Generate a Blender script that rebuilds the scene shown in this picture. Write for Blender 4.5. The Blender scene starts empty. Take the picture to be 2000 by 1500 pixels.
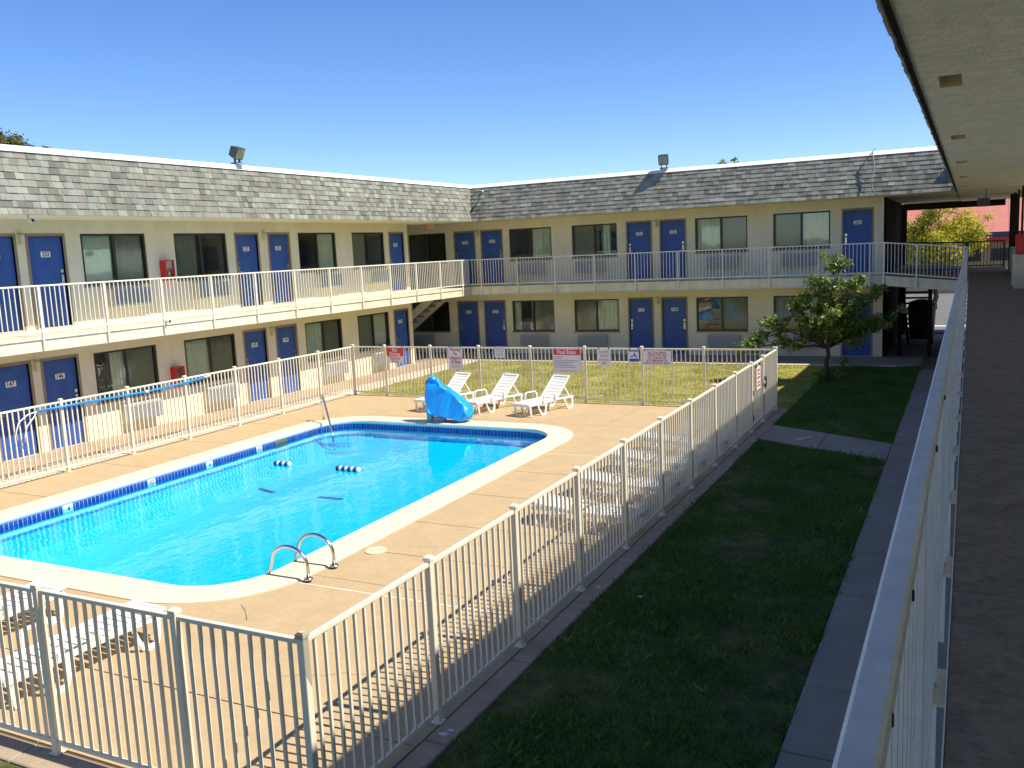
import bpy, bmesh, math, random
import numpy as np
from mathutils import Vector, Matrix

random.seed(7)
rng = np.random.default_rng(7)
SC = bpy.context.scene
COL = SC.collection
PI = math.pi

# ------------------------------------------------------------------ camera
cam = bpy.data.cameras.new('camera')
cam.sensor_width = 36.0
cam.lens = 36.0 * 1774.24 / 2000.0
cam.clip_start = 0.02
cam.clip_end = 3000
cob = bpy.data.objects.new('camera', cam)
COL.objects.link(cob)
X_ = Vector((0.8938755, 0.44596012, -0.04589286))
Y_ = Vector((0.02415769, -0.15013254, -0.98837069))
Z_ = Vector((-0.44766393, 0.88237168, -0.14497317))
cob.matrix_world = Matrix(((X_.x, -Y_.x, -Z_.x, 0), (X_.y, -Y_.y, -Z_.y, 0), (X_.z, -Y_.z, -Z_.z, 4.0), (0, 0, 0, 1)))
SC.camera = cob

# ------------------------------------------------------------------ light
SUN_TO = Vector((0.29, 0.025, 0.385)).normalized()
EL = math.asin(SUN_TO.z)
AZ = math.atan2(SUN_TO.x, SUN_TO.y)
W = bpy.data.worlds.new('World')
SC.world = W
W.use_nodes = True
wn = W.node_tree.nodes
wn.clear()
wo = wn.new('ShaderNodeOutputWorld')
bg = wn.new('ShaderNodeBackground')
sky = wn.new('ShaderNodeTexSky')
sky.sky_type = 'NISHITA'
sky.sun_disc = False
sky.sun_elevation = EL
sky.sun_rotation = AZ
sky.altitude = 200
sky.air_density = 0.85
sky.dust_density = 0.0
sky.ozone_density = 5.0
bg.inputs['Strength'].default_value = 0.107
hs = wn.new('ShaderNodeHueSaturation')
hs.inputs['Saturation'].default_value = 1.16
hs.inputs['Hue'].default_value = 0.510
W.node_tree.links.new(sky.outputs[0], hs.inputs['Color'])
W.node_tree.links.new(hs.outputs[0], bg.inputs[0])
W.node_tree.links.new(bg.outputs[0], wo.inputs[0])
sl = bpy.data.lights.new('sun', 'SUN')
sl.energy = 4.1
sl.angle = math.radians(0.5)
sl.color = (1.0, 0.93, 0.80)
so = bpy.data.objects.new('sun', sl)
COL.objects.link(so)
so.location = (20, 0, 30)
so.rotation_euler = (-SUN_TO).to_track_quat('-Z', 'Y').to_euler()
vs = SC.view_settings
vs.view_transform = 'Standard'
vs.look = 'None'
vs.exposure = 0.74
vs.gamma = 1.0
vs.use_curve_mapping = False
SC.cycles.max_bounces = 8
SC.cycles.transparent_max_bounces = 12
SC.cycles.caustics_reflective = False
SC.cycles.caustics_refractive = False


# ------------------------------------------------------------------ materials
def nodes_of(name):
    m = bpy.data.materials.new(name)
    m.use_nodes = True
    nt = m.node_tree
    return m, nt, nt.nodes['Principled BSDF']


def rgb(c):
    return (c[0], c[1], c[2], 1.0)


def setspec(b, v):
    for k in ('Specular IOR Level', 'Specular'):
        if k in b.inputs:
            b.inputs[k].default_value = v
            return


def add_streaks(N, L, geo, out, amount):
    """run-off marks: noise drawn out down the wall"""
    m2 = N.new('ShaderNodeMapping'); m2.inputs['Scale'].default_value = (2.6, 2.6, 0.30)
    L.new(geo.outputs['Position'], m2.inputs['Vector'])
    n = N.new('ShaderNodeTexNoise'); n.inputs['Scale'].default_value = 1.6; n.inputs['Detail'].default_value = 7; n.inputs['Roughness'].default_value = 0.7
    L.new(m2.outputs[0], n.inputs['Vector'])
    r = N.new('ShaderNodeValToRGB')
    r.color_ramp.elements[0].position = 0.36; r.color_ramp.elements[1].position = 0.56
    r.color_ramp.elements[0].color = (1 - amount, 1 - amount, 1 - amount * 1.1, 1); r.color_ramp.elements[1].color = (1, 1, 1, 1)
    L.new(n.outputs['Fac'], r.inputs[0])
    x = N.new('ShaderNodeMixRGB'); x.blend_type = 'MULTIPLY'; x.inputs[0].default_value = 1
    L.new(out, x.inputs[1]); L.new(r.outputs[0], x.inputs[2])
    return x.outputs[0]


def mat(name, col, rough=0.6, metal=0.0, var=0.12, scale=6.0, bump=0.0, bscale=60.0, spec=0.5, col2=None, stain=0.0, detail=6.0, stretch=(1, 1, 1), streak=0.0):
    """surface of one base colour, mottled by noise, with optional second colour, stains and fine relief"""
    m, nt, b = nodes_of(name)
    N, L = nt.nodes, nt.links
    tc = N.new('ShaderNodeTexCoord')
    mp = N.new('ShaderNodeMapping')
    mp.inputs['Scale'].default_value = stretch
    geo = N.new('ShaderNodeNewGeometry')
    L.new(geo.outputs['Position'], mp.inputs['Vector'])
    n1 = N.new('ShaderNodeTexNoise')
    n1.inputs['Scale'].default_value = scale
    n1.inputs['Detail'].default_value = detail
    n1.inputs['Roughness'].default_value = 0.62
    L.new(mp.outputs[0], n1.inputs['Vector'])
    rp = N.new('ShaderNodeValToRGB')
    lo = [max(0, x * (1 - var)) for x in col]
    hi = [min(1, x * (1 + var)) for x in (col2 or col)]
    rp.color_ramp.elements[0].color = rgb(lo)
    rp.color_ramp.elements[1].color = rgb(hi)
    rp.color_ramp.elements[0].position = 0.32
    rp.color_ramp.elements[1].position = 0.68
    L.new(n1.outputs['Fac'], rp.inputs[0])
    out = rp.outputs[0]
    if stain > 0:
        n2 = N.new('ShaderNodeTexNoise')
        n2.inputs['Scale'].default_value = scale * 0.17
        n2.inputs['Detail'].default_value = 8
        n2.inputs['Roughness'].default_value = 0.7
        L.new(mp.outputs[0], n2.inputs['Vector'])
        r2 = N.new('ShaderNodeValToRGB')
        r2.color_ramp.elements[0].position = 0.38
        r2.color_ramp.elements[1].position = 0.62
        r2.color_ramp.elements[0].color = (1 - stain, 1 - stain, 1 - stain, 1)
        r2.color_ramp.elements[1].color = (1, 1, 1, 1)
        L.new(n2.outputs['Fac'], r2.inputs[0])
        mx = N.new('ShaderNodeMixRGB')
        mx.blend_type = 'MULTIPLY'
        mx.inputs[0].default_value = 1
        L.new(out, mx.inputs[1])
        L.new(r2.outputs[0], mx.inputs[2])
        out = mx.outputs[0]
    if streak > 0:
        out = add_streaks(N, L, geo, out, streak)
    L.new(out, b.inputs['Base Color'])
    b.inputs['Roughness'].default_value = rough
    b.inputs['Metallic'].default_value = metal
    setspec(b, spec)
    if bump > 0:
        n3 = N.new('ShaderNodeTexNoise')
        n3.inputs['Scale'].default_value = bscale
        n3.inputs['Detail'].default_value = 5
        L.new(mp.outputs[0], n3.inputs['Vector'])
        bp = N.new('ShaderNodeBump')
        bp.inputs['Strength'].default_value = bump
        bp.inputs['Distance'].default_value = 0.02
        L.new(n3.outputs['Fac'], bp.inputs['Height'])
        L.new(bp.outputs[0], b.inputs['Normal'])
    return m


def per_piece_mat(name, cols, rough=0.9, spec=0.2, noise_scale=0.0, noise_amt=0.0, trans=0.0, bump=0.0, streak=0.0):
    """each piece (object or loose island) takes its own colour out of a ramp"""
    m, nt, b = nodes_of(name)
    N, L = nt.nodes, nt.links
    oi = N.new('ShaderNodeObjectInfo')
    ge = N.new('ShaderNodeNewGeometry')
    ad = N.new('ShaderNodeMath'); ad.operation = 'ADD'
    L.new(oi.outputs['Random'], ad.inputs[0])
    L.new(ge.outputs['Random Per Island'], ad.inputs[1])
    fr = N.new('ShaderNodeMath'); fr.operation = 'FRACT'
    L.new(ad.outputs[0], fr.inputs[0])
    val = fr.outputs[0]
    if noise_amt > 0:
        nz = N.new('ShaderNodeTexNoise')
        nz.inputs['Scale'].default_value = noise_scale
        nz.inputs['Detail'].default_value = 5
        L.new(ge.outputs['Position'], nz.inputs['Vector'])
        mr = N.new('ShaderNodeMapRange')
        mr.inputs[1].default_value = 0.3; mr.inputs[2].default_value = 0.7
        L.new(nz.outputs['Fac'], mr.inputs[0])
        mm = N.new('ShaderNodeMix'); mm.data_type = 'FLOAT'
        mm.inputs[0].default_value = noise_amt
        L.new(val, mm.inputs[2]); L.new(mr.outputs[0], mm.inputs[3])
        val = mm.outputs[0]
    rp = N.new('ShaderNodeValToRGB')
    cr = rp.color_ramp
    while len(cr.elements) < len(cols):
        cr.elements.new(0.5)
    for i, c in enumerate(cols):
        cr.elements[i].position = i / max(1, len(cols) - 1)
        cr.elements[i].color = rgb(c)
    L.new(val, rp.inputs[0])
    out = rp.outputs[0]
    n4 = N.new('ShaderNodeTexNoise'); n4.inputs['Scale'].default_value = 45; n4.inputs['Detail'].default_value = 4
    L.new(ge.outputs['Position'], n4.inputs['Vector'])
    mr4 = N.new('ShaderNodeMapRange'); mr4.inputs[3].default_value = 0.8; mr4.inputs[4].default_value = 1.18
    L.new(n4.outputs['Fac'], mr4.inputs[0])
    mx = N.new('ShaderNodeMixRGB'); mx.blend_type = 'MULTIPLY'; mx.inputs[0].default_value = 1
    L.new(out, mx.inputs[1]); L.new(mr4.outputs[0], mx.inputs[2])
    L.new(add_streaks(N, L, ge, mx.outputs[0], streak) if streak > 0 else mx.outputs[0], b.inputs['Base Color'])
    b.inputs['Roughness'].default_value = rough
    setspec(b, spec)
    if bump > 0:
        bp = N.new('ShaderNodeBump'); bp.inputs['Strength'].default_value = bump; bp.inputs['Distance'].default_value = 0.01
        n5 = N.new('ShaderNodeTexNoise'); n5.inputs['Scale'].default_value = 120
        L.new(ge.outputs['Position'], n5.inputs['Vector'])
        L.new(n5.outputs['Fac'], bp.inputs['Height']); L.new(bp.outputs[0], b.inputs['Normal'])
    if trans > 0:
        tr = N.new('ShaderNodeBsdfTranslucent')
        L.new(mx.outputs[0], tr.inputs[0])
        ms = N.new('ShaderNodeMixShader'); ms.inputs[0].default_value = trans
        L.new(b.outputs[0], ms.inputs[1]); L.new(tr.outputs[0], ms.inputs[2])
        L.new(ms.outputs[0], nt.nodes['Material Output'].inputs[0])
    return m


def schlick(N, L, f0, extra=0.0, normal=None):
    """reflectance of a thin sheet, the same from both sides"""
    lw_ = N.new('ShaderNodeLayerWeight'); lw_.inputs['Blend'].default_value = 0.5
    if normal is not None: L.new(normal, lw_.inputs['Normal'])
    pw = N.new('ShaderNodeMath'); pw.operation = 'POWER'; pw.inputs[1].default_value = 5.0
    L.new(lw_.outputs['Facing'], pw.inputs[0])
    ml = N.new('ShaderNodeMath'); ml.operation = 'MULTIPLY_ADD'; ml.inputs[1].default_value = 1 - f0; ml.inputs[2].default_value = f0 + extra; ml.use_clamp = True
    L.new(pw.outputs[0], ml.inputs[0])
    return ml.outputs[0]


def glass_mat(name, tint, refl=0.10, rough=0.02):
    m, nt, b = nodes_of(name)
    N, L = nt.nodes, nt.links
    N.remove(b)
    t = N.new('ShaderNodeBsdfTransparent'); t.inputs[0].default_value = rgb(tint)
    g = N.new('ShaderNodeBsdfGlossy'); g.inputs['Roughness'].default_value = rough
    g.inputs['Color'].default_value = (0.9, 0.95, 1, 1)
    fac = schlick(N, L, 0.045, refl)
    nz = N.new('ShaderNodeTexNoise'); nz.inputs['Scale'].default_value = 1.3
    ge = N.new('ShaderNodeNewGeometry')
    L.new(ge.outputs['Position'], nz.inputs['Vector'])
    bp = N.new('ShaderNodeBump'); bp.inputs['Strength'].default_value = 0.05; bp.inputs['Distance'].default_value = 0.02
    L.new(nz.outputs['Fac'], bp.inputs['Height']); L.new(bp.outputs[0], g.inputs['Normal'])
    mx = N.new('ShaderNodeMixShader')
    L.new(fac, mx.inputs[0]); L.new(t.outputs[0], mx.inputs[1]); L.new(g.outputs[0], mx.inputs[2])
    L.new(mx.outputs[0], nt.nodes['Material Output'].inputs[0])
    return m


def water_mat():
    m, nt, b = nodes_of('pool_water')
    N, L = nt.nodes, nt.links
    N.remove(b)
    t = N.new('ShaderNodeBsdfTransparent'); t.inputs[0].default_value = (0.055, 0.845, 0.995, 1)
    g = N.new('ShaderNodeBsdfGlossy'); g.inputs['Roughness'].default_value = 0.03
    ge = N.new('ShaderNodeNewGeometry')
    mp = N.new('ShaderNodeMapping'); mp.inputs['Scale'].default_value = (1.0, 0.55, 1.0)
    L.new(ge.outputs['Position'], mp.inputs[0])
    n1 = N.new('ShaderNodeTexNoise'); n1.inputs['Scale'].default_value = 3.4; n1.inputs['Detail'].default_value = 3.0
    L.new(mp.outputs[0], n1.inputs['Vector'])
    bp = N.new('ShaderNodeBump'); bp.inputs['Strength'].default_value = 0.16; bp.inputs['Distance'].default_value = 0.05
    L.new(n1.outputs['Fac'], bp.inputs['Height'])
    L.new(bp.outputs[0], g.inputs['Normal'])
    fac = schlick(N, L, 0.025, 0.0, bp.outputs[0])
    mx = N.new('ShaderNodeMixShader')
    L.new(fac, mx.inputs[0]); L.new(t.outputs[0], mx.inputs[1]); L.new(g.outputs[0], mx.inputs[2])
    L.new(mx.outputs[0], nt.nodes['Material Output'].inputs[0])
    return m


def plaster_mat():
    """painted pool shell in pale blue, faintly mottled at random"""
    return mat('pool_plaster', (0.20, 0.70, 0.97), 0.8, var=0.04, scale=0.8, spec=0.1)


M = {}
M['wall'] = mat('cream_stucco', (0.82, 0.765, 0.57), 0.9, var=0.05, scale=1.6, bump=0.5, bscale=45, spec=0.15, stain=0.06, streak=0.045)
M['soffit'] = mat('textured_soffit', (0.86, 0.83, 0.68), 0.95, var=0.12, scale=9, bump=0.9, bscale=28, spec=0.1, stain=0.10)
M['fascia'] = mat('cream_fascia', (0.80, 0.74, 0.56), 0.6, var=0.05, scale=2.0, spec=0.3, stain=0.10, streak=0.16)
M['rail'] = mat('cream_rail_paint', (0.82, 0.77, 0.62), 0.42, var=0.05, scale=3, spec=0.45)
M['near_rail'] = mat('worn_rail_paint', (0.74, 0.74, 0.72), 0.40, var=0.10, scale=14, spec=0.45, bump=0.15, bscale=90, stain=0.12)
M['fence'] = mat('cream_fence_paint', (0.80, 0.74, 0.58), 0.45, var=0.04, scale=3, spec=0.4)
M['cap'] = mat('white_roof_edge', (0.90, 0.89, 0.83), 0.55, var=0.04, scale=2)
M['roofdeck'] = mat('grey_roof_membrane', (0.35, 0.34, 0.32), 0.9)
M['door'] = mat('blue_door_paint', (0.042, 0.108, 0.37), 0.45, var=0.12, scale=3.5, spec=0.35, streak=0.14)
M['doorframe'] = mat('brown_frame_paint', (0.30, 0.22, 0.14), 0.55, var=0.10, scale=4)
M['chrome'] = mat('brushed_steel', (0.62, 0.62, 0.62), 0.22, metal=1.0, var=0.05)
M['plate'] = mat('plate_white', (0.84, 0.83, 0.76), 0.5, var=0.03)
M['black'] = mat('black_print', (0.02, 0.02, 0.02), 0.6)
M['bronze'] = mat('dark_bronze_frame', (0.035, 0.03, 0.025), 0.4, var=0.1)
M['pane'] = glass_mat('window_glass', (0.86, 0.90, 0.87), 0.03)
M['screenpane'] = glass_mat('screened_glass', (0.64, 0.66, 0.63), 0.02, 0.08)
M['curtain'] = mat('curtain_cloth', (0.84, 0.86, 0.68), 0.9, var=0.06, scale=5, spec=0.1)
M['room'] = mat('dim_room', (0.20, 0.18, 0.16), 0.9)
M['ac'] = mat('ac_grey_enamel', (0.40, 0.42, 0.43), 0.5, var=0.05)
M['acside'] = mat('ac_tan_sleeve', (0.62, 0.55, 0.38), 0.6, var=0.06)
M['lamp'] = mat('lamp_ivory', (0.66, 0.62, 0.48), 0.5)
M['lampbrown'] = mat('lamp_brown', (0.18, 0.13, 0.08), 0.5)
M['red'] = mat('red_enamel', (0.62, 0.02, 0.02), 0.35, var=0.06)
M['redsign'] = mat('red_sign_ink', (0.70, 0.05, 0.06), 0.5, var=0.03)
M['bluesign'] = mat('blue_sign_ink', (0.01, 0.10, 0.42), 0.5, var=0.03)
M['signwhite'] = mat('sign_white', (0.76, 0.76, 0.76), 0.45, var=0.02)
M['greyink'] = mat('faded_ink', (0.36, 0.22, 0.25), 0.6)
M['maroon'] = mat('dark_red_ink', (0.42, 0.012, 0.03), 0.5, var=0.03)
M['deck'] = mat('tan_pool_concrete', (0.525, 0.388, 0.222), 0.85, var=0.055, scale=14, bump=0.15, bscale=90, spec=0.15, stain=0.10, detail=10)
M['joint'] = mat('dark_joint', (0.16, 0.12, 0.08), 0.95)  # plain dark brown of the beds between slabs, also used for cracks
M['sealant'] = mat('white_sealant', (0.80, 0.74, 0.60), 0.7)
M['coping'] = mat('cream_coping', (0.78, 0.68, 0.48), 0.75, var=0.05, scale=3, bump=0.08, bscale=60, stain=0.06)
M['copingwhite'] = mat('white_coping_nose', (0.82, 0.82, 0.78), 0.5, var=0.03)
M['tile'] = per_piece_mat('blue_waterline_tile', [(0.012, 0.03, 0.22), (0.03, 0.07, 0.36), (0.02, 0.045, 0.27)], rough=0.15, spec=0.6)
M['plaster'] = plaster_mat()
M['water'] = water_mat()
M['walk'] = mat('sidewalk_concrete', (0.325, 0.30, 0.245), 0.9, var=0.08, scale=4, bump=0.15, bscale=70, spec=0.15, stain=0.15)
M['walktan'] = mat('tan_walk_concrete', (0.46, 0.35, 0.24), 0.9, var=0.08, scale=3, bump=0.15, bscale=70, spec=0.15, stain=0.12)
M['walklight'] = mat('pale_walk_concrete', (0.62, 0.56, 0.44), 0.9, var=0.08, scale=3, spec=0.15, stain=0.12)
M['kerb'] = mat('kerb_concrete', (0.44, 0.345, 0.24), 0.9, var=0.1, scale=5, bump=0.2, bscale=50, spec=0.15, stain=0.2)
M['gallery'] = mat('gallery_floor_coating', (0.30, 0.245, 0.19), 0.9, var=0.22, scale=26, bump=0.35, bscale=160, spec=0.2, stain=0.22)
M['soil'] = mat('lawn_soil', (0.050, 0.080, 0.026), 1.0, var=0.35, scale=3, col2=(0.11, 0.11, 0.045), spec=0.05)
M['earth'] = mat('outer_ground', (0.22, 0.19, 0.13), 0.95, var=0.2, scale=0.4)
M['asphalt'] = mat('worn_asphalt', (0.16, 0.155, 0.145), 0.9, var=0.15, scale=3, stain=0.15)
M['roadpaint'] = mat('white_road_paint', (0.75, 0.75, 0.72), 0.7)
M['grassgreen'] = per_piece_mat('green_grass_blade', [(0.045, 0.135, 0.026), (0.08, 0.205, 0.036), (0.13, 0.25, 0.048), (0.29, 0.30, 0.09)], 0.7, 0.2, 0.9, 0.55, 0.25)
M['grassdry'] = per_piece_mat('dry_grass_blade', [(0.16, 0.23, 0.03), (0.29, 0.31, 0.045), (0.41, 0.38, 0.07), (0.48, 0.41, 0.12)], 0.75, 0.2, 0.8, 0.55, 0.25)
M['shingle'] = per_piece_mat('asphalt_shingle', [(0.155, 0.155, 0.125), (0.235, 0.23, 0.185), (0.31, 0.325, 0.26), (0.265, 0.24, 0.20), (0.41, 0.43, 0.345)], 0.95, 0.1, .7, .10, bump=0.5, streak=0.20)
M['plastic'] = mat('white_resin', (0.84, 0.83, 0.78), 0.4, var=0.03, spec=0.4)
M['cover'] = mat('blue_vinyl_cover', (0.01, 0.34, 0.78), 0.34, var=0.10, scale=5, spec=0.5, bump=0.9, bscale=7, stretch=(1, 1, .45))
M['poleblue'] = mat('blue_pole', (0.01, 0.28, 0.75), 0.4)
M['floatblue'] = mat('navy_float', (0.01, 0.03, 0.12), 0.4)
M['bark'] = mat('bark', (0.10, 0.075, 0.05), 0.95, var=0.3, scale=12, bump=0.6, bscale=30, spec=0.1)
M['leaf'] = per_piece_mat('courtyard_tree_leaf', [(0.06, 0.13, 0.02), (0.14, 0.23, 0.035), (0.24, 0.32, 0.055), (0.45, 0.45, 0.12)], 0.40, 0.5, 1.5, 0.3, 0.42)
M['leafdark'] = per_piece_mat('distant_tree_leaf', [(0.04, 0.05, 0.02), (0.09, 0.10, 0.03), (0.15, 0.13, 0.05), (0.22, 0.16, 0.07)], 0.7, 0.2, 1.0, 0.4, 0.2)
M['leafyellow'] = per_piece_mat('yellow_tree_leaf', [(0.26, 0.28, 0.02), (0.44, 0.44, 0.03), (0.60, 0.54, 0.05), (0.66, 0.54, 0.08)], 0.7, 0.2, 0.8, 0.3, 0.3)
M['wood'] = mat('dark_stained_wood', (0.035, 0.025, 0.019), 0.95, spec=0.05, var=0.25, scale=8, stretch=(1, 1, 0.15))
M['iron'] = mat('dark_brown_iron', (0.04, 0.03, 0.025), 0.6)
M['redroof'] = mat('red_metal_roof', (0.56, 0.20, 0.15), 0.8, var=0.08, scale=1)
M['tanwall'] = mat('tan_block_wall', (0.50, 0.34, 0.18), 0.9, var=0.12, scale=2)
M['navy'] = mat('dark_blue_fascia', (0.06, 0.06, 0.11), 0.6)
M['fixture'] = mat('dark_fixture_metal', (0.075, 0.062, 0.055), 0.45, var=0.1)
M['fixtureglass'] = mat('fixture_glass', (0.22, 0.25, 0.16), 0.08, var=0.5, scale=16, spec=0.8)
M['orange'] = mat('exit_box_orange', (0.70, 0.42, 0.24), 0.5)
M['rubber'] = mat('black_cable', (0.02, 0.02, 0.022), 0.5)
M['cablegrey'] = mat('grey_cable', (0.22, 0.22, 0.23), 0.5)
M['bluegrey'] = mat('grey_steel_base', (0.40, 0.43, 0.46), 0.4, var=0.08)
M['yellowlid'] = mat('yellow_lid', (0.76, 0.68, 0.42), 0.6)
M['dirt'] = mat('leaf_litter', (0.035, 0.02, 0.012), 0.9)
M['pebble'] = mat('pale_debris', (0.7, 0.68, 0.62), 0.8)


# ------------------------------------------------------------------ mesh builder
class MB:
    def __init__(self):
        self.v = []; self.f = []; self.m = []; self.sm = []

    def face(self, pts, mi=0, smooth=False):
        k = len(self.v)
        self.v += [tuple(p) for p in pts]
        self.f.append(tuple(range(k, k + len(pts)))); self.m.append(mi); self.sm.append(smooth)

    def hexa(self, p, mi=0):
        """p: 8 corners, bottom 4 ccw from above then top 4"""
        k = len(self.v)
        self.v += [tuple(q) for q in p]
        for q in ((0, 3, 2, 1), (4, 5, 6, 7), (0, 1, 5, 4), (1, 2, 6, 5), (2, 3, 7, 6), (3, 0, 4, 7)):
            self.f.append(tuple(k + i for i in q)); self.m.append(mi); self.sm.append(False)
        return self

    def box(self, x0, x1, y0, y1, z0, z1, mi=0):
        return self.hexa([(x0, y0, z0), (x1, y0, z0), (x1, y1, z0), (x0, y1, z0), (x0, y0, z1), (x1, y0, z1), (x1, y1, z1), (x0, y1, z1)], mi)

    def bar(self, a, b, w, h, mi=0, up=(0, 0, 1)):
        """box beam from a to b, w sideways, h along up"""
        a = Vector(a); b = Vector(b); d = (b - a).normalized()
        up = Vector(up)
        s = d.cross(up)
        if s.length < 1e-5:
            s = d.cross(Vector((1, 0, 0)))
        s.normalize(); u = s.cross(d).normalized()
        s *= w / 2; u *= h / 2
        return self.hexa([a - s - u, a + s - u, b + s - u, b - s - u, a - s + u, a + s + u, b + s + u, b - s + u], mi)

    def prism(self, poly, z0, z1, mi=0):
        n = len(poly); k = len(self.v)
        self.v += [(p[0], p[1], z0) for p in poly] + [(p[0], p[1], z1) for p in poly]
        self.f.append(tuple(k + i for i in reversed(range(n)))); self.m.append(mi); self.sm.append(False)
        self.f.append(tuple(k + n + i for i in range(n))); self.m.append(mi); self.sm.append(False)
        for i in range(n):
            j = (i + 1) % n
            self.f.append((k + i, k + j, k + n + j, k + n + i)); self.m.append(mi); self.sm.append(False)
        return self

    def tube(self, path, r, n=8, mi=0, cap=True):
        path = [Vector(p) for p in path]
        rs = r if isinstance(r, (list, tuple)) else [r] * len(path)
        k = len(self.v)
        prev = None
        for i, p in enumerate(path):
            if i == 0: d = path[1] - p
            elif i == len(path) - 1: d = p - path[i - 1]
            else: d = path[i + 1] - path[i - 1]
            d.normalize()
            if prev is None:
                s = d.cross(Vector((0, 0, 1)))
                if s.length < 1e-3: s = d.cross(Vector((1, 0, 0)))
            else:
                s = prev - d * prev.dot(d)
                if s.length < 1e-4: s = d.cross(Vector((0.3, 0.7, 0.2)))
            s.normalize(); prev = s
            u = d.cross(s)
            for j in range(n):
                a = 2 * PI * j / n
                self.v.append(tuple(p + s * (math.cos(a) * rs[i]) + u * (math.sin(a) * rs[i])))
        for i in range(len(path) - 1):
            for j in range(n):
                a = k + i * n + j; b = k + i * n + (j + 1) % n
                self.f.append((a, b, b + n, a + n)); self.m.append(mi); self.sm.append(n > 5)
        if cap:
            self.f.append(tuple(k + j for j in reversed(range(n)))); self.m.append(mi); self.sm.append(False)
            e = k + (len(path) - 1) * n
            self.f.append(tuple(e + j for j in range(n))); self.m.append(mi); self.sm.append(False)
        return self

    def cyl(self, x, y, z0, z1, r, n=12, mi=0):
        return self.tube([(x, y, z0), (x, y, z1)], r, n, mi)

    def mesh(self, name, mats):
        me = bpy.data.meshes.new(name)
        me.from_pydata([tuple(p) for p in self.v], [], self.f)
        for mt in (mats if isinstance(mats, (list, tuple)) else [mats]):
            me.materials.append(mt)
        me.polygons.foreach_set('material_index', self.m)
        me.polygons.foreach_set('use_smooth', self.sm)
        me.update()
        return me


def wpos(o):
    p = Vector((0, 0, 0))
    while o is not None:
        p = p + o.location
        o = o.parent
    return p


def link(name, me, parent=None, at=(0, 0, 0), rz=0.0, world=True, **props):
    """link a mesh; 'at' is a world point when the ancestors are not rotated (world=True), else local"""
    o = bpy.data.objects.new(name, me)
    COL.objects.link(o)
    at = Vector(at)
    if parent is not None:
        o.parent = parent
        o.location = at - wpos(parent) if world else at
    else:
        o.location = at
    o.rotation_euler = (0, 0, rz)
    for k, v in props.items():
        o[k] = v
    return o


def thing(name, label, cat, at=(0, 0, 0), rz=0.0, group=None):
    o = bpy.data.objects.new(name, None)
    COL.objects.link(o)
    o.location = at
    o.rotation_euler = (0, 0, rz)
    o.empty_display_size = 0.2
    o['label'] = label; o['category'] = cat
    if group: o['group'] = group
    return o


def copy_tree(o, parent=None):
    c = o.copy()
    COL.objects.link(c)
    c.parent = parent
    for ch in list(o.children):
        copy_tree(ch, c)
    return c


def structure(name, me, at=(0, 0, 0), **p):
    return link(name, me, None, at, kind='structure', **p)


def bevelled(me, w=0.004, seg=1):
    bm = bmesh.new(); bm.from_mesh(me)
    bmesh.ops.bevel(bm, geom=list(bm.edges), offset=w, segments=seg, affect='EDGES', clamp_overlap=True)
    bm.to_mesh(me); bm.free(); me.update()
    return me


def triangulated(me):
    bm = bmesh.new(); bm.from_mesh(me)
    bmesh.ops.triangulate(bm, faces=[f for f in bm.faces if len(f.verts) > 4])
    bm.to_mesh(me); bm.free(); me.update()
    return me


def text_mesh(s, size, align='CENTER', spacing=1.0, line=1.0, extrude=0.0008):
    cu = bpy.data.curves.new('lettering', 'FONT')
    cu.body = s; cu.size = size; cu.align_x = align; cu.align_y = 'CENTER'
    cu.space_character = spacing; cu.space_line = line
    cu.extrude = extrude; cu.resolution_u = 2; cu.offset = size * 0.022
    o = bpy.data.objects.new('lettering', cu)
    COL.objects.link(o)
    dg = bpy.context.evaluated_depsgraph_get()
    me = bpy.data.meshes.new_from_object(o.evaluated_get(dg))
    bpy.data.objects.remove(o); bpy.data.curves.remove(cu)
    return me


def add_text(mb, s, size, cx, cz, y, mi, width=None, bold=0.0, line=1.0, align='CENTER'):
    """letters standing on the plane y, reading along +x, facing -y; scaled to width"""
    me = text_mesh(s, size, align, line=line)
    xs = [v.co.x for v in me.vertices]
    if not xs: return
    k = len(mb.v)
    w = max(xs) - min(xs); mid = (max(xs) + min(xs)) / 2
    if align == 'LEFT': mid = 0
    sx = width / w if width else 1.0
    for v in me.vertices:
        mb.v.append((cx + (v.co.x - mid) * sx, y - v.co.z, cz + v.co.y))
    for p in me.polygons:
        mb.f.append(tuple(k + i for i in p.vertices)); mb.m.append(mi); mb.sm.append(False)
    bpy.data.meshes.remove(me)


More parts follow.
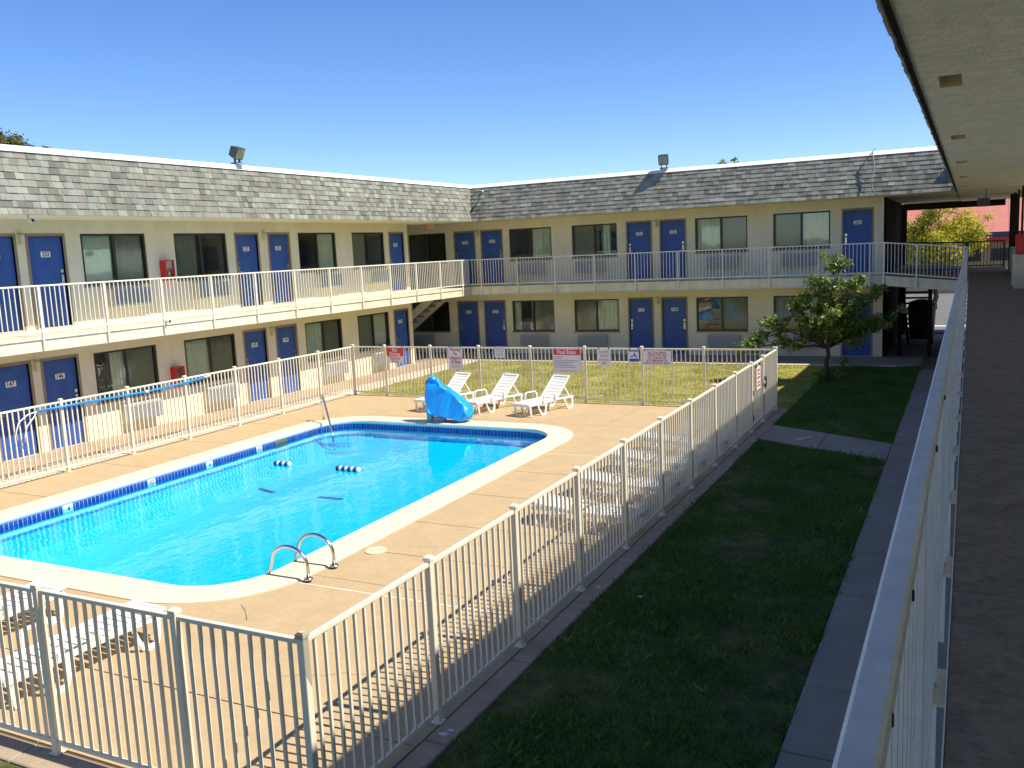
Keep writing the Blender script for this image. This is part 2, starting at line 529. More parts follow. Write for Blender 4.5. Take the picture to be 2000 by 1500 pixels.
def facade_mesh(u0, u1, z0, z1, holes, depth=0.14, thick=0.14, mi=0):
    """canonical wall: runs along +x, faces -y at y=0, with reveals through holes (ua,ub,za,zb)"""
    mb = MB()
    us = sorted(set([u0, u1] + [h[0] for h in holes] + [h[1] for h in holes]))
    zs = sorted(set([z0, z1] + [h[2] for h in holes] + [h[3] for h in holes]))
    us = [u for u in us if u0 <= u <= u1]; zs = [z for z in zs if z0 <= z <= z1]
    for i in range(len(us) - 1):
        for j in range(len(zs) - 1):
            cu = (us[i] + us[i + 1]) / 2; cz = (zs[j] + zs[j + 1]) / 2
            if any(h[0] < cu < h[1] and h[2] < cz < h[3] for h in holes):
                continue
            mb.face([(us[i], 0, zs[j]), (us[i + 1], 0, zs[j]), (us[i + 1], 0, zs[j + 1]), (us[i], 0, zs[j + 1])], mi)
    for a, b, c, d in holes:
        mb.face([(a, 0, c), (a, depth, c), (a, depth, d), (a, 0, d)][::-1], mi)
        mb.face([(b, 0, c), (b, depth, c), (b, depth, d), (b, 0, d)], mi)
        mb.face([(a, 0, d), (b, 0, d), (b, depth, d), (a, depth, d)], mi)
        mb.face([(a, 0, c), (b, 0, c), (b, depth, c), (a, depth, c)][::-1], mi)
    # the back of the wall, and its ends and top
    T = 6.0
    mb.face([(u0, T, z0), (u0, 0, z0), (u0, 0, z1), (u0, T, z1)], mi)
    mb.face([(u1, 0, z0), (u1, T, z0), (u1, T, z1), (u1, 0, z1)], mi)
    mb.face([(u1, T, z0), (u0, T, z0), (u0, T, z1), (u1, T, z1)], mi)
    return mb

# ================================================================== SETTING: ground, pool deck, walks, lawns
g = MB()
g.face([(-1500, -1500, -0.12), (1500, -1500, -0.12), (1500, 1500, -0.12), (-1500, 1500, -0.12)])
# (a hole for the pool is not needed: the shell is drawn down to -0.11 only at its rim, so cut the sheet instead)
PX0, PX1, PY0, PY1, PR = -14.15, -8.0, 7.84, 18.12, 0.95


def rrect(x0, x1, y0, y1, r, n=10):
    pts = []
    for cx, cy, a0 in ((x1 - r, y0 + r, -90), (x1 - r, y1 - r, 0), (x0 + r, y1 - r, 90), (x0 + r, y0 + r, 180)):
        for i in range(n + 1):
            a = math.radians(a0 + 90 * i / n)
            pts.append((cx + r * math.cos(a), cy + r * math.sin(a)))
    return pts


g = MB()
B = 1500
for (x0, x1, y0, y1) in ((-B, PX0 - .3, -B, B), (PX1 + .3, B, -B, B), (PX0 - .3, PX1 + .3, -B, PY0 - .3), (PX0 - .3, PX1 + .3, PY1 + .3, B)):
    g.face([(x0, y0, -0.12), (x1, y0, -0.12), (x1, y1, -0.12), (x0, y1, -0.12)])
structure('ground', g.mesh('ground', M['earth']))

FX0, FX1, FY0, FY1 = -16.2, -4.02, 4.58, 21.64       # the fence lines

# --- pool deck: slabs with open joints on a dark bed
deck_bed = MB()
bo = rrect(PX0 - .3, PX1 + .3, PY0 - .3, PY1 + .3, PR + .3)
N4 = len(bo) // 4
ex = [(-16.3, 4.5), (-3.95, 4.5), (-3.95, 21.75), (-16.3, 21.75)]


def ring_polys(x0, x1, y0, y1, hole):
    """outer rectangle minus a rounded hole: four corner and four side polygons"""
    n = len(hole) // 4
    q = [hole[i * n:(i + 1) * n] for i in range(4)]      # front-right, back-right, back-left, front-left arcs
    fr, br, bl, fl = q
    return {
        'fr': [(fr[0][0], y0), (x1, y0), (x1, fr[-1][1])] + fr[::-1],
        'br': [(x1, br[0][1]), (x1, y1), (br[-1][0], y1)] + br[::-1],
        'bl': [(bl[0][0], y1), (x0, y1), (x0, bl[-1][1])] + bl[::-1],
        'fl': [(x0, fl[0][1]), (x0, y0), (fl[-1][0], y0)] + fl[::-1],
        'front': [(fl[-1][0], y0), (fr[0][0], y0), fr[0], fl[-1]],
        'right': [fr[-1], (x1, fr[-1][1]), (x1, br[0][1]), br[0]],
        'back': [bl[0], br[-1], (br[-1][0], y1), (bl[0][0], y1)],
        'left': [(x0, fl[0][1]), fl[0], bl[-1], (x0, bl[-1][1])],
    }


def ring_mesh(name, x0, x1, y0, y1, hole, z0, z1, mt):
    mb = MB()
    for p in ring_polys(x0, x1, y0, y1, hole).values():
        mb.prism(p, z0, z1)
    return triangulated(mb.mesh(name, mt))


deck = structure('pool_deck', ring_mesh('deck_bed', -16.3, -3.98, 4.52, 21.72, bo, -0.11, -0.022, M['joint']))
sh = rrect(PX0 - .22, PX1 + .22, PY0 - .22, PY1 + .22, PR + .22)
rp_ = ring_polys(-16.22, -3.985, 4.62, 21.62, sh)
G = 0.007


def slab(poly, z=0.0, mt=None, parent=None, name='deck_slab', zb=-0.03):
    mb = MB(); mb.prism(poly, zb, z)
    return link(name, triangulated(mb.mesh(name, mt or M['deck'])), parent or deck)


def rect(x0, x1, y0, y1, gp=G):
    return [(x0 + gp, y0 + gp), (x1 - gp, y0 + gp), (x1 - gp, y1 - gp), (x0 + gp, y1 - gp)]


yr0, yr1 = sh[10][1], sh[11][1]           # straight run of the right side
ys = [5.8, 7.42, 8.5, 9.86, 11.22, 12.86, 14.5, 15.98]
edges = [4.62] + ys + [18.6, 21.62]
xi = PX1 + .22
for a, b in zip(edges[2:-3], edges[3:-2]):
    lo, hi = max(a, yr0), min(b, yr1)
    if hi - lo < .1: continue
    slab(rect(xi - G, -3.985, lo, hi))
nA = 11
arc_fr, arc_br = sh[0:nA], sh[nA:2 * nA]
arc_bl, arc_fl = sh[2 * nA:3 * nA], sh[3 * nA:4 * nA]
# right column, front corner and back corner
slab([(arc_fr[0][0], 5.81), (-3.99, 5.81), (-3.99, yr0 - G)] + arc_fr[::-1])
slab([(-3.99, 15.99 + G), (-3.99, 18.9), (arc_br[-1][0] + .9, 18.9), (arc_br[-1][0] + .02, 18.9)] + arc_br[::-1] + [(xi, 15.99 + G)])
# front row of slabs near the front fence
for a, b in ((-16.2, -13.1), (-13.1, -10.2), (-10.2, -7.1), (-7.1, -3.99)):
    slab(rect(a, b, 4.63, 5.8))
for a, b in ((arc_fl[-1][0], -11.2), (-11.2, arc_fr[0][0])):
    slab(rect(a, b, 5.8, PY0 - .22 + G))
slab([(arc_fl[-1][0] - G, 5.81), (arc_fl[-1][0] - G, arc_fl[-1][1])] + arc_fl[::-1] + [(-16.2, arc_fl[0][1]), (-16.2, 5.81)])
for a, b in zip([arc_fl[0][1], 10.4, 12.7, 15.0], [10.4, 12.7, 15.0, arc_bl[-1][1]]):
    slab(rect(-16.2, PX0 - .22 + G, a, b))
slab([(-16.2, arc_bl[-1][1] + G), ] + [(p[0], p[1]) for p in arc_bl[::-1]] + [(arc_bl[0][0], 18.9), (-16.2, 18.9)])
slab(rect(arc_bl[0][0], arc_br[-1][0], PY1 + .22 - G, 18.9))
for a, b in ((-16.2, -13.6), (-13.6, -10.4), (-10.4, -7.25), (-7.25, -3.99)):
    slab(rect(a, b, 18.9, 21.62))
for y, x0 in ((8.5, PX1 + .55), (15.98, PX1 + .55)):
    mb = MB(); mb.box(x0, -4.0, y - .011, y + .011, -0.01, 0.004)
    link('sealant_strip', mb.mesh('sealant', M['sealant']), deck)

def crack(pts, w=.006):
    mb = MB()
    for p, q in zip(pts[:-1], pts[1:]):
        d = Vector((q[0] - p[0], q[1] - p[1])).normalized(); o = Vector((-d.y, d.x)) * w * random.uniform(.5, 1)
        mb.face([(p[0] - o.x, p[1] - o.y, .0016), (q[0] - o.x, q[1] - o.y, .0016), (q[0] + o.x, q[1] + o.y, .0016), (p[0] + o.x, p[1] + o.y, .0016)])
    link('crack', mb.mesh('crack', M['joint']), deck)


for a, b, n in (((-7.62, 7.70), (-7.20, 7.36), 5), ((-6.9, 10.1), (-5.9, 10.6), 12), ((-15.9, 13.2), (-14.75, 13.5), 12), ((-9.0, 19.2), (-7.9, 20.4), 14), ((-5.9, 6.4), (-4.6, 7.0), 14), ((-13.9, 19.3), (-12.9, 20.1), 12)):
    pts = [(a[0] + (b[0] - a[0]) * i / n + random.uniform(-.03, .03), a[1] + (b[1] - a[1]) * i / n + random.uniform(-.03, .03)) for i in range(n + 1)]
    crack(pts, .007 if n == 5 else .0035)
# --- kerbs that carry the fence
kerb = structure('kerb', MB().box(-3.985, -3.76, 4.3, 21.9, -0.11, -0.045).mesh('kerb_bed', M['joint']))
yk = 4.32
while yk < 21.8:
    y2 = min(yk + 1.6, 21.86)
    link('kerb_block', bevelled(MB().box(-3.98, -3.755, yk + .006, y2 - .006, -0.10, 0.0).mesh('kb', M['kerb']), .012), kerb)
    yk = y2
for (x0, x1, y0, y1) in ((-16.3, -3.99, 4.34, 4.61), (-16.3, -3.99, 21.63, 21.76), (-16.34, -16.21, 4.62, 21.62)):
    n = max(1, round(max(x1 - x0, y1 - y0) / 3.2))
    for i in range(n):
        if x1 - x0 > y1 - y0:
            a = x0 + (x1 - x0) * i / n; b = x0 + (x1 - x0) * (i + 1) / n
            link('kerb_block', bevelled(MB().box(a + .005, b - .005, y0, y1, -0.10, -0.006).mesh('kb', M['kerb']), .01), kerb)
        else:
            a = y0 + (y1 - y0) * i / n; b = y0 + (y1 - y0) * (i + 1) / n
            link('kerb_block', bevelled(MB().box(x0, x1, a + .005, b - .005, -0.10, -0.006).mesh('kb', M['kerb']), .01), kerb)

# --- pool
pool = structure('swimming_pool', MB().box(-8.6, -8.4, 8.6, 8.8, -.98, -.96).mesh('drain', M['plastic']))
inner = rrect(PX0, PX1, PY0, PY1, PR)
ni = len(inner)


def wall_band(pts, z0, z1, mt, name, inset0=0.0, flip=False):
    mb = MB()
    for i in range(len(pts)):
        j = (i + 1) % len(pts)
        a, b = pts[i], pts[j]
        mb.face([(a[0], a[1], z0), (a[0], a[1], z1), (b[0], b[1], z1), (b[0], b[1], z0)], 0, False)
    return mb


sm = MB()
for i in range(ni):
    j = (i + 1) % ni
    a, b = inner[i], inner[j]

    def dz(p):
        return -0.40 - 0.40 * max(0.0, min(1.0, (15.0 - p[1]) / 7.0))
    sm.face([(a[0], a[1], dz(a)), (a[0], a[1], -0.06), (b[0], b[1], -0.06), (b[0], b[1], dz(b))])
gx = np.linspace(PX0, PX1, 15); gy = np.linspace(PY0, PY1, 25)


def floor_z(x, y):
    """a shallow dish: coved along the walls, deeper towards the near end"""
    e = min(x - PX0, PX1 - x, y - PY0, PY1 - y)
    c = max(0.0, min(1.0, e / 1.3)); c = c * c * (3 - 2 * c)
    k = max(0.0, min(1.0, (15.0 - y) / 7.0))
    return -0.40 - 0.40 * k - (0.24 + 0.20 * k) * c


for i in range(14):
    for j in range(24):
        sm.face([(x, y, floor_z(x, y)) for x, y in ((gx[i], gy[j]), (gx[i + 1], gy[j]), (gx[i + 1], gy[j + 1]), (gx[i], gy[j + 1]))], 0, True)
# entry steps in the far left corner
for i, (r, z) in enumerate(((1.0, -0.50), (0.65, -0.38))):
    pts = [(PX0 + .01, PY1 - .01)] + [(PX0 + .3 + r * 1.25 * math.cos(t), PY1 - .2 - r * 1.25 * math.sin(t)) for t in np.linspace(-0.3, PI / 2 + .3, 12)]
    sm.prism([(max(PX0 + .02, min(x, PX1)), min(y, PY1 - .02)) for x, y in pts], -1.1, z)
link('pool_shell', triangulated(sm.mesh('shell', M['plaster'])), pool)
# ledge line under the tiles
lg = MB()
lin = rrect(PX0 + .05, PX1 - .05, PY0 + .05, PY1 - .05, PR - .05)
for i in range(ni):
    j = (i + 1) % ni
    lg.hexa([(*inner[i], -0.30), (*lin[i], -0.30), (*lin[j], -0.30), (*inner[j], -0.30), (*inner[i], -0.262), (*lin[i], -0.262), (*lin[j], -0.262), (*inner[j], -0.262)])
link('ledge', lg.mesh('ledge', M['copingwhite']), pool)
WZ = -0.135
wm = MB(); wm.face([(p[0], p[1], WZ) for p in rrect(PX0 + .001, PX1 - .001, PY0 + .001, PY1 - .001, PR)])
wat = structure('water', triangulated(wm.mesh('water', M['water'])))
# waterline tiles: a grout band and one tile after another
peri = []
for i in range(ni):
    a = Vector(inner[i]).to_2d() if False else Vector((inner[i][0], inner[i][1])); b = Vector((inner[(i + 1) % ni][0], inner[(i + 1) % ni][1]))
    L_ = (b - a).length
    peri.append((a, b, L_))
tl = MB(); gr = MB()
mark_y = (10.34, 12.19, 13.71, 15.22)
TW = 0.085
for a, b, L_ in peri:
    if L_ < 1e-5: continue
    d = (b - a) / L_; nrm = Vector((-d.y, d.x))         # inward (outline runs ccw)
    n = max(1, round(L_ / TW)); w = L_ / n
    gr.face([(a.x + nrm.x * .004, a.y + nrm.y * .004, -0.235), (a.x + nrm.x * .004, a.y + nrm.y * .004, -0.065), (b.x + nrm.x * .004, b.y + nrm.y * .004, -0.065), (b.x + nrm.x * .004, b.y + nrm.y * .004, -0.235)])
    for i in range(n):
        p = a + d * (w * i + .006); q = a + d * (w * (i + 1) - .006)
        c = (p + q) / 2
        if abs(c.x - PX0) < .05 and any(abs(c.y - m) < .1 for m in mark_y):
            continue
        o = nrm * .011
        tl.hexa([(p.x, p.y, -.225), (q.x, q.y, -.225), (q.x + o.x, q.y + o.y, -.225), (p.x + o.x, p.y + o.y, -.225), (p.x, p.y, -.072), (q.x, q.y, -.072), (q.x + o.x, q.y + o.y, -.072), (p.x + o.x, p.y + o.y, -.072)])
link('grout_band', gr.mesh('grout', M['signwhite']), pool)
link('waterline_tiles', tl.mesh('tiles', M['tile']), pool, kind='stuff')
for my, kind in zip(mark_y, ('num', 'ring', 'num', 'ring')):
    for k in ((-1,) if kind == 'num' else (1,)):
        mb = MB(); mb.box(-.093, .093, -.013, 0, -.226, -.071, 0)
        if kind == 'num':
            if k < 0: add_text(mb, '4', .12, 0, -.15, -.014, 1)
            else: add_text(mb, 'FT', .07, 0, -.15, -.014, 1)
        elif k > 0:
            for t in range(14):
                a0 = 2 * PI * t / 14; a1 = 2 * PI * (t + 1) / 14
                mb.face([(r * math.cos(a), -.0145, -.148 + r * math.sin(a)) for r, a in ((.045, a0), (.06, a0), (.06, a1), (.045, a1))][::-1], 2)
            mb.bar((-.035, -.0145, -.113), (.035, -.0145, -.183), .014, .002, 2, up=(0, 1, 0))
        link('depth_marker_tile', mb.mesh('marker', [M['signwhite'], M['black'], M['redsign']]), pool, (PX0, my, 0), PI / 2)
# coping: raised rim with a rounded nose
cp = MB()
prof = [(0.54, -0.03), (0.54, 0.016), (0.50, 0.026), (0.10, 0.032), (0.02, 0.030), (-0.022, 0.014), (-0.03, -0.015), (-0.022, -0.045), (0.0, -0.066), (0.03, -0.07)]
rings = [[(x, y, z) for x, y in rrect(PX0 - d, PX1 + d, PY0 - d, PY1 + d, PR + d)] for d, z in prof]
for k in range(len(prof) - 1):
    for i in range(ni):
        j = (i + 1) % ni
        cp.face([rings[k][i], rings[k][j], rings[k + 1][j], rings[k + 1][i]][::-1], 1 if k >= 6 else 0, True)
link('coping', cp.mesh('coping', [M['coping'], M['copingwhite']]), pool)
# dark skimmer mouth in the left wall
link('skimmer_mouth', MB().box(-.22, .22, -.016, .02, -.24, -.075).mesh('skim', M['joint']), pool, (PX0, 15.95, 0), PI / 2)
link('main_drain', MB().cyl(0, 0, 0, .03, .16, 20).mesh('mdrain', M['plastic']), pool, (-9.7, 9.6, -.99))
lidm = MB(); lidm.cyl(0, 0, 0.002, 0.012, .15, 24)
lidm.cyl(.05, .04, .012, .014, .014, 8, 1); lidm.cyl(-.05, -.04, .012, .014, .014, 8, 1)
o = link('access_cover', lidm.mesh('lid', [M['yellowlid'], M['joint']]), None, (-7.22, 9.86, 0))
o['label'] = 'round cream access cover set in the deck beyond the chrome pool ladder'; o['category'] = 'access cover'

# --- walks
sw = structure('sidewalk', MB().box(-1.25, 1.2, -4, 31.9, -0.11, -0.035).mesh('sw_bed', M['joint']))
yb = 8.02 - 1.167 * 10
yy = yb
while yy < 29:
    link('paving_slab', bevelled(MB().box(-1.25, 0.12, yy + .006, yy + 1.161, -0.06, -0.002 + random.uniform(-.003, .003)).mesh('ps', M['walk']), .008), sw)
    yy += 1.167
link('paving_slab', MB().box(.13, 1.2, -4, 29, -0.06, -.004).mesh('ps', M['walk']), sw)
path = structure('path', MB().prism([(-3.74, 18.3), (-1.26, 17.08), (-1.26, 18.51), (-3.74, 19.8)], -0.11, -0.03).mesh('path_bed', M['joint']))
mid0, mid1 = (-2.53, 17.70), (-2.53, 19.17)
slab([(-3.745, 18.31), (mid0[0] - .008, mid0[1] + .008), (mid1[0] - .008, mid1[1]), (-3.745, 19.79)], .004, M['walk'], path, 'paving_slab', -.05)
slab([(mid0[0] + .008, mid0[1]), (-1.262, 17.09), (-1.262, 18.5), (mid1[0] + .008, mid1[1])], 0, M['walk'], path, 'paving_slab', -.05)
o = link('paint_splash', MB().prism([(-3.05, 18.42), (-2.98, 18.40), (-2.86, 18.62), (-2.74, 18.74), (-2.80, 18.80), (-2.95, 18.60)], .0045, .0065).mesh('splash', M['walklight']), path)
fw = structure('far_walk', MB().box(-16.9, -1.25, 29.62, 31.92, -0.11, -0.04).mesh('fw_bed', M['joint']))
xx = -16.9
while xx < -1.3:
    x2 = min(xx + 1.95, -1.25)
    link('paving_slab', bevelled(MB().box(xx + .006, x2 - .006, 29.78, 31.92, -.06, -.002).mesh('ps', M['walk']), .008), fw)
    link('kerb_block', bevelled(MB().box(xx + .006, x2 - .006, 29.6, 29.765, -.08, .006).mesh('kb', M['walklight']), .008), fw)
    xx = x2
lw = structure('left_walk', MB().box(-18.48, -16.36, -4, 31.92, -0.11, -0.05).mesh('lw_bed', M['joint']))
yy = -3.6
while yy < 31.5:
    y2 = min(yy + 1.75, 31.9)
    link('paving_slab', bevelled(MB().box(-18.48, -17.2, yy + .006, y2 - .006, -.06, 0.004).mesh('ps', M['walktan']), .008), lw)
    link('paving_slab', bevelled(MB().box(-17.19, -16.36, yy + .006, y2 - .006, -.06, -.006).mesh('ps', M['walklight']), .008), lw)
    yy = y2
link('paving_slab', MB().box(-26, -18.48, 28.5, 31.92, -.06, -.004).mesh('ps', M['walk']), lw)

# --- lawns: soil plus blades
def in_poly(px, py, poly):
    c = np.zeros(len(px), bool)
    n = len(poly)
    for i in range(n):
        x1, y1 = poly[i]; x2, y2 = poly[(i + 1) % n]
        if y1 == y2: continue
        t = ((y1 > py) != (y2 > py)) & (px < (x2 - x1) * (py - y1) / (y2 - y1) + x1)
        c ^= t
    return c


def lawn(name, polys, mt, soil, density, h, w, label_kind=True):
    base = MB()
    for p in polys: base.prism(p, -0.11, -0.022)
    s = structure(name, triangulated(base.mesh(name, soil)))
    P = []
    for p in polys:
        xs = [q[0] for q in p]; ys_ = [q[1] for q in p]
        area = (max(xs) - min(xs)) * (max(ys_) - min(ys_))
        n = int(area * density)
        px = rng.uniform(min(xs), max(xs), n); py = rng.uniform(min(ys_), max(ys_), n)
        k = in_poly(px, py, p)
        P.append(np.stack([px[k], py[k]], 1))
    P = np.concatenate(P)
    nz = sum(np.sin(P[:, 0] * a + P[:, 1] * b + c) for a, b, c in ((1.9, .7, 1), (-1.1, 1.6, 2), (3.3, -2.2, .5), (.6, 3.9, 4), (5.1, 1.3, 3))) / 5
    P = P[rng.random(len(P)) < np.clip(0.72 + 1.1 * nz, 0.16, 1.0)]
    P = P + rng.normal(0, .022, P.shape)
    # weed tufts
    k = rng.integers(0, len(P), max(6, len(P) // 1500))
    T = np.repeat(P[k], 14, 0) + rng.normal(0, .035, (len(k) * 14, 2))
    ntuft = len(T)
    P = np.concatenate([P, T])
    n = len(P)
    ang = rng.uniform(0, 2 * PI, n)
    # patchiness of height
    pat = 0.5 + 0.5 * np.sin(P[:, 0] * 2.1 + np.sin(P[:, 1] * 1.3) * 2) * np.sin(P[:, 1] * 1.7 + P[:, 0])
    hh = h * rng.uniform(0.5, 1.25, n) * (0.7 + 0.6 * pat)
    tall = rng.random(n) < 0.012
    hh[tall] *= 2.0
    hh[-ntuft:] *= rng.uniform(1.5, 2.3, ntuft)
    ww = w * rng.uniform(0.7, 1.4, n)
    lean = rng.uniform(0.2, 1.0, n) * hh
    la = rng.uniform(0, 2 * PI, n)
    V = np.zeros((n, 4, 3), np.float32)
    dx = np.cos(ang) * ww; dy = np.sin(ang) * ww
    V[:, 0] = np.stack([P[:, 0] - dx, P[:, 1] - dy, np.full(n, -0.03)], 1)
    V[:, 1] = np.stack([P[:, 0] + dx, P[:, 1] + dy, np.full(n, -0.03)], 1)
    mx = P[:, 0] + np.cos(la) * lean * .35; my = P[:, 1] + np.sin(la) * lean * .35
    V[:, 2] = np.stack([mx + dx * .8, my + dy * .8, -0.03 + hh * .62], 1)
    V[:, 3] = np.stack([P[:, 0] + np.cos(la) * lean, P[:, 1] + np.sin(la) * lean, -0.03 + hh], 1)
    F = np.empty((n, 2, 3), np.int32)
    b = np.arange(n) * 4
    F[:, 0] = np.stack([b, b + 1, b + 2], 1)
    F[:, 1] = np.stack([b, b + 2, b + 3], 1)
    me = bpy.data.meshes.new('grass')
    me.vertices.add(n * 4); me.vertices.foreach_set('co', V.ravel())
    me.loops.add(n * 6); me.loops.foreach_set('vertex_index', F.ravel())
    me.polygons.add(n * 2)
    me.polygons.foreach_set('loop_start', np.arange(n * 2, dtype=np.int32) * 3)
    me.polygons.foreach_set('loop_total', np.full(n * 2, 3, np.int32))
    me.materials.append(mt)
    me.update(calc_edges=True)
    return link('grass', me, None, kind='stuff')


near_polys = [[(-3.75, -4), (-1.26, -4), (-1.26, 17.07), (-3.75, 18.29)], [(-3.75, 19.81), (-1.26, 18.52), (-1.26, 29.59), (-3.75, 29.59)]]
lawn('lawn', near_polys, M['grassgreen'], M['soil'], 2300, 0.06, 0.0045)
lawn('lawn', [[(-16.35, 21.77), (-3.76, 21.77), (-3.76, 29.59), (-16.35, 29.59)]], M['grassdry'], mat('dry_lawn_soil', (0.25, 0.245, 0.05), 1.0, var=0.3, scale=2.5, col2=(0.34, 0.31, 0.085), spec=.05), 800, 0.04, 0.006)
lawn('lawn', [[(-16.3, -4), (-3.76, -4), (-3.76, 4.33), (-16.3, 4.33)]], M['grassgreen'], M['soil'], 1000, 0.06, 0.0055)

# pale debris on kerb and walk
db = MB()
for (x, y, s) in ((-3.86, 6.05, .05), (-3.84, 6.12, .035), (-3.85, 9.62, .03), (-0.75, 9.3, .02), (-3.3, 9.5, .03)):
    db.prism([(x - s, y - s * .3), (x + s * .4, y - s * .5), (x + s, y + s * .2), (x - s * .2, y + s * .5)], -.002, .012)
link('debris', db.mesh('debris', M['pebble']), None, kind='stuff')

lt = MB()
for (y, dx, s) in ((.985, .0195, .003), (1.36, .0195, .0045), (2.35, .0195, .006), (3.1, .0195, .006)):
    x = -.083 + dx
    lt.prism([(x, y - s * 1.6), (x + s * .9, y - s * .2), (x + s * .5, y + s * 1.4), (x - .002, y + s)], 3.478, 3.492)
link('leaf_litter', lt.mesh('litter', M['dirt']), None, kind='stuff')
# parking lot behind the far wing, with its painted stall lines
pk = structure('parking_lot', MB().box(-60, 60, 40.5, 74, -0.115, -0.06).mesh('lot', M['asphalt']))
for x, y0, y1 in ((-6.5, 52, 57), (-3.9, 52, 57), (-1.9, 52, 58.5), (0.9, 52, 57), (-1.5, 43.2, 46)):
    link('parking_line', MB().box(x - .08, x + .08, y0, y1, -0.06, -0.054).mesh('pl', M['roadpaint']), pk)
link('parking_line', MB().box(-8, 8, 43.0, 43.4, -0.06, -0.052).mesh('pl', M['roadpaint']), pk)

# ================================================================== THE MOTEL: three wings
left_wing = thing('motel_wing', 'sunlit cream two storey motel wing behind the pool, rooms 143 to 147 below', 'building', (-18.48, 12, 0))
far_wing = thing('motel_wing', 'shaded cream two storey motel wing across the back of the courtyard', 'building', (-9, 31.92, 0))
near_wing = thing('motel_wing', 'motel wing whose shaded gallery, soffit and railing run along the right edge', 'building', (1.2, 12, 0))
XL, YF, XN = -18.48, 31.92, 1.2
Z2 = 2.76          # upper door sills

# ---- shared meshes in the canonical facade frame (run +x, face -y)
def door_meshes():
    d = MB(); d.box(-.43, .43, .05, .09, 0.015, 2.03)
    f = MB()
    f.box(-.495, -.432, -.012, .12, 0, 2.035); f.box(.432, .495, -.012, .12, 0, 2.035); f.box(-.495, .495, -.012, .12, 2.036, 2.10)
    t = MB(); t.box(-.43, .43, -.02, .10, -.02, .012)
    h = MB()
    h.box(-.03, .03, .026, .05, .93, 1.17); h.cyl(0, .02, 1.10, 1.13, .02, 8)
    h.tube([(0, .05, 1.0), (0, -.02, 1.0), (.11, -.025, .995)], .010, 6)
    h.box(-.035, .035, .03, .05, 1.22, 1.29)
    return (bevelled(d.mesh('door_leaf', M['door']), .003), f.mesh('door_frame', M['doorframe']), t.mesh('threshold', M['walklight']), h.mesh('handle', M['chrome']))


D_LEAF, D_FRAME, D_SILL, D_HANDLE = door_meshes()
_pl = MB(); _pl.box(-.115, .115, .041, .05, -.06, .06)


def place(parent, rz, org, u, z):
    """world point of canonical (u, 0, z)"""
    c, s = math.cos(rz), math.sin(rz)
    return (org[0] + c * u, org[1] + s * u, z)


def make_door(wing, rz, org, u, z, number, handle):
    p = link('door', D_LEAF, wing, place(wing, rz, org, u, z), rz, label='blue room door numbered ' + number if number else 'blue room door')
    link('frame', D_FRAME, p, (0, 0, 0), world=False)
    link('threshold', D_SILL, p, (0, 0, 0), world=False)
    h = link('handle', D_HANDLE, p, (.36 * handle, 0, 0), world=False)
    if handle > 0: h.scale = (-1, 1, 1)
    if number:
        mb = MB(); mb.box(-.12, .12, .042, .05, -.062, .062, 0)
        add_text(mb, number, .135, 0, 0, .0415, 1, .165)
        link('number_plate', mb.mesh('plate', [M['plate'], M['black']]), p, (0, 0, 1.64), world=False)
    return p


W_W, W_H = 1.88, 1.2
_f = MB()
for a, b, c, d in ((-.94, .94, 0, .05), (-.94, .94, 1.15, 1.2), (-.94, -.89, .05, 1.15), (.89, .94, .05, 1.15)):
    _f.box(a, b, .03, .11, c, d)
_f.box(-.035, .035, .035, .10, .05, 1.15)
_f.box(-.89, -.86, .04, .075, .05, 1.15)
W_FRAME = _f.mesh('window_frame', M['bronze'])
_s = MB(); _s.box(-.97, .97, -.03, .03, -.045, 0.0)
W_SILL = _s.mesh('window_sill', M['doorframe'])
_p = MB(); _p.box(-.43, .43, 0, .006, 0, 1.1)
W_PANE = _p.mesh('pane', M['pane']); W_SCREEN = _p.mesh('pane', M['screenpane'])
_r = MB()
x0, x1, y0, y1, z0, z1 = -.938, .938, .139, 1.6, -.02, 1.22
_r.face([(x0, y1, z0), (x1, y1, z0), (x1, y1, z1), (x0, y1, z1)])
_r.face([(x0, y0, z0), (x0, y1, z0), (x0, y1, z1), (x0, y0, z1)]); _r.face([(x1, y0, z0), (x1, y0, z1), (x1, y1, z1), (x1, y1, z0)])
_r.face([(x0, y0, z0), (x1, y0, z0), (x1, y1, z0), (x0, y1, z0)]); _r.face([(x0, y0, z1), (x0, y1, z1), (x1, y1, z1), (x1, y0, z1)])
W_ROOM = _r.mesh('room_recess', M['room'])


def curtain_mesh(x0, x1, seed):
    r = random.Random(seed)
    mb = MB(); n = max(8, int((x1 - x0) * 60))
    ph = r.uniform(0, 6)
    def yy(x, z): return .135 + .022 * math.sin(x * 58 + ph) + .012 * math.sin(x * 23 + ph * 2 + z)
    for i in range(n):
        a = x0 + (x1 - x0) * i / n; b = x0 + (x1 - x0) * (i + 1) / n
        mb.face([(a, yy(a, 0), .03), (b, yy(b, 0), .03), (b, yy(b, 1), 1.19), (a, yy(a, 1), 1.19)], 0, True)
    return mb.mesh('curtain', M['curtain'])


def make_window(wing, rz, org, u, z, curtains, screen, wscale=1.0):
    p = link('window', W_FRAME, wing, place(wing, rz, org, u, z), rz)
    p.scale = (wscale, 1, 1)
    link('sill', W_SILL, p, (0, 0, 0), world=False)
    link('pane', W_SCREEN if screen == 0 else W_PANE, p, (-.455, .045, .05), world=False)
    link('pane', W_SCREEN if screen == 1 else W_PANE, p, (.455, .075, .05), world=False)
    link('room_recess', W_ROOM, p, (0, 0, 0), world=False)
    for i, (a, b) in enumerate(curtains):
        link('curtain', curtain_mesh(a, b, hash((u, z, i)) & 0xffff), p, (0, 0, 0), world=False)
    return p


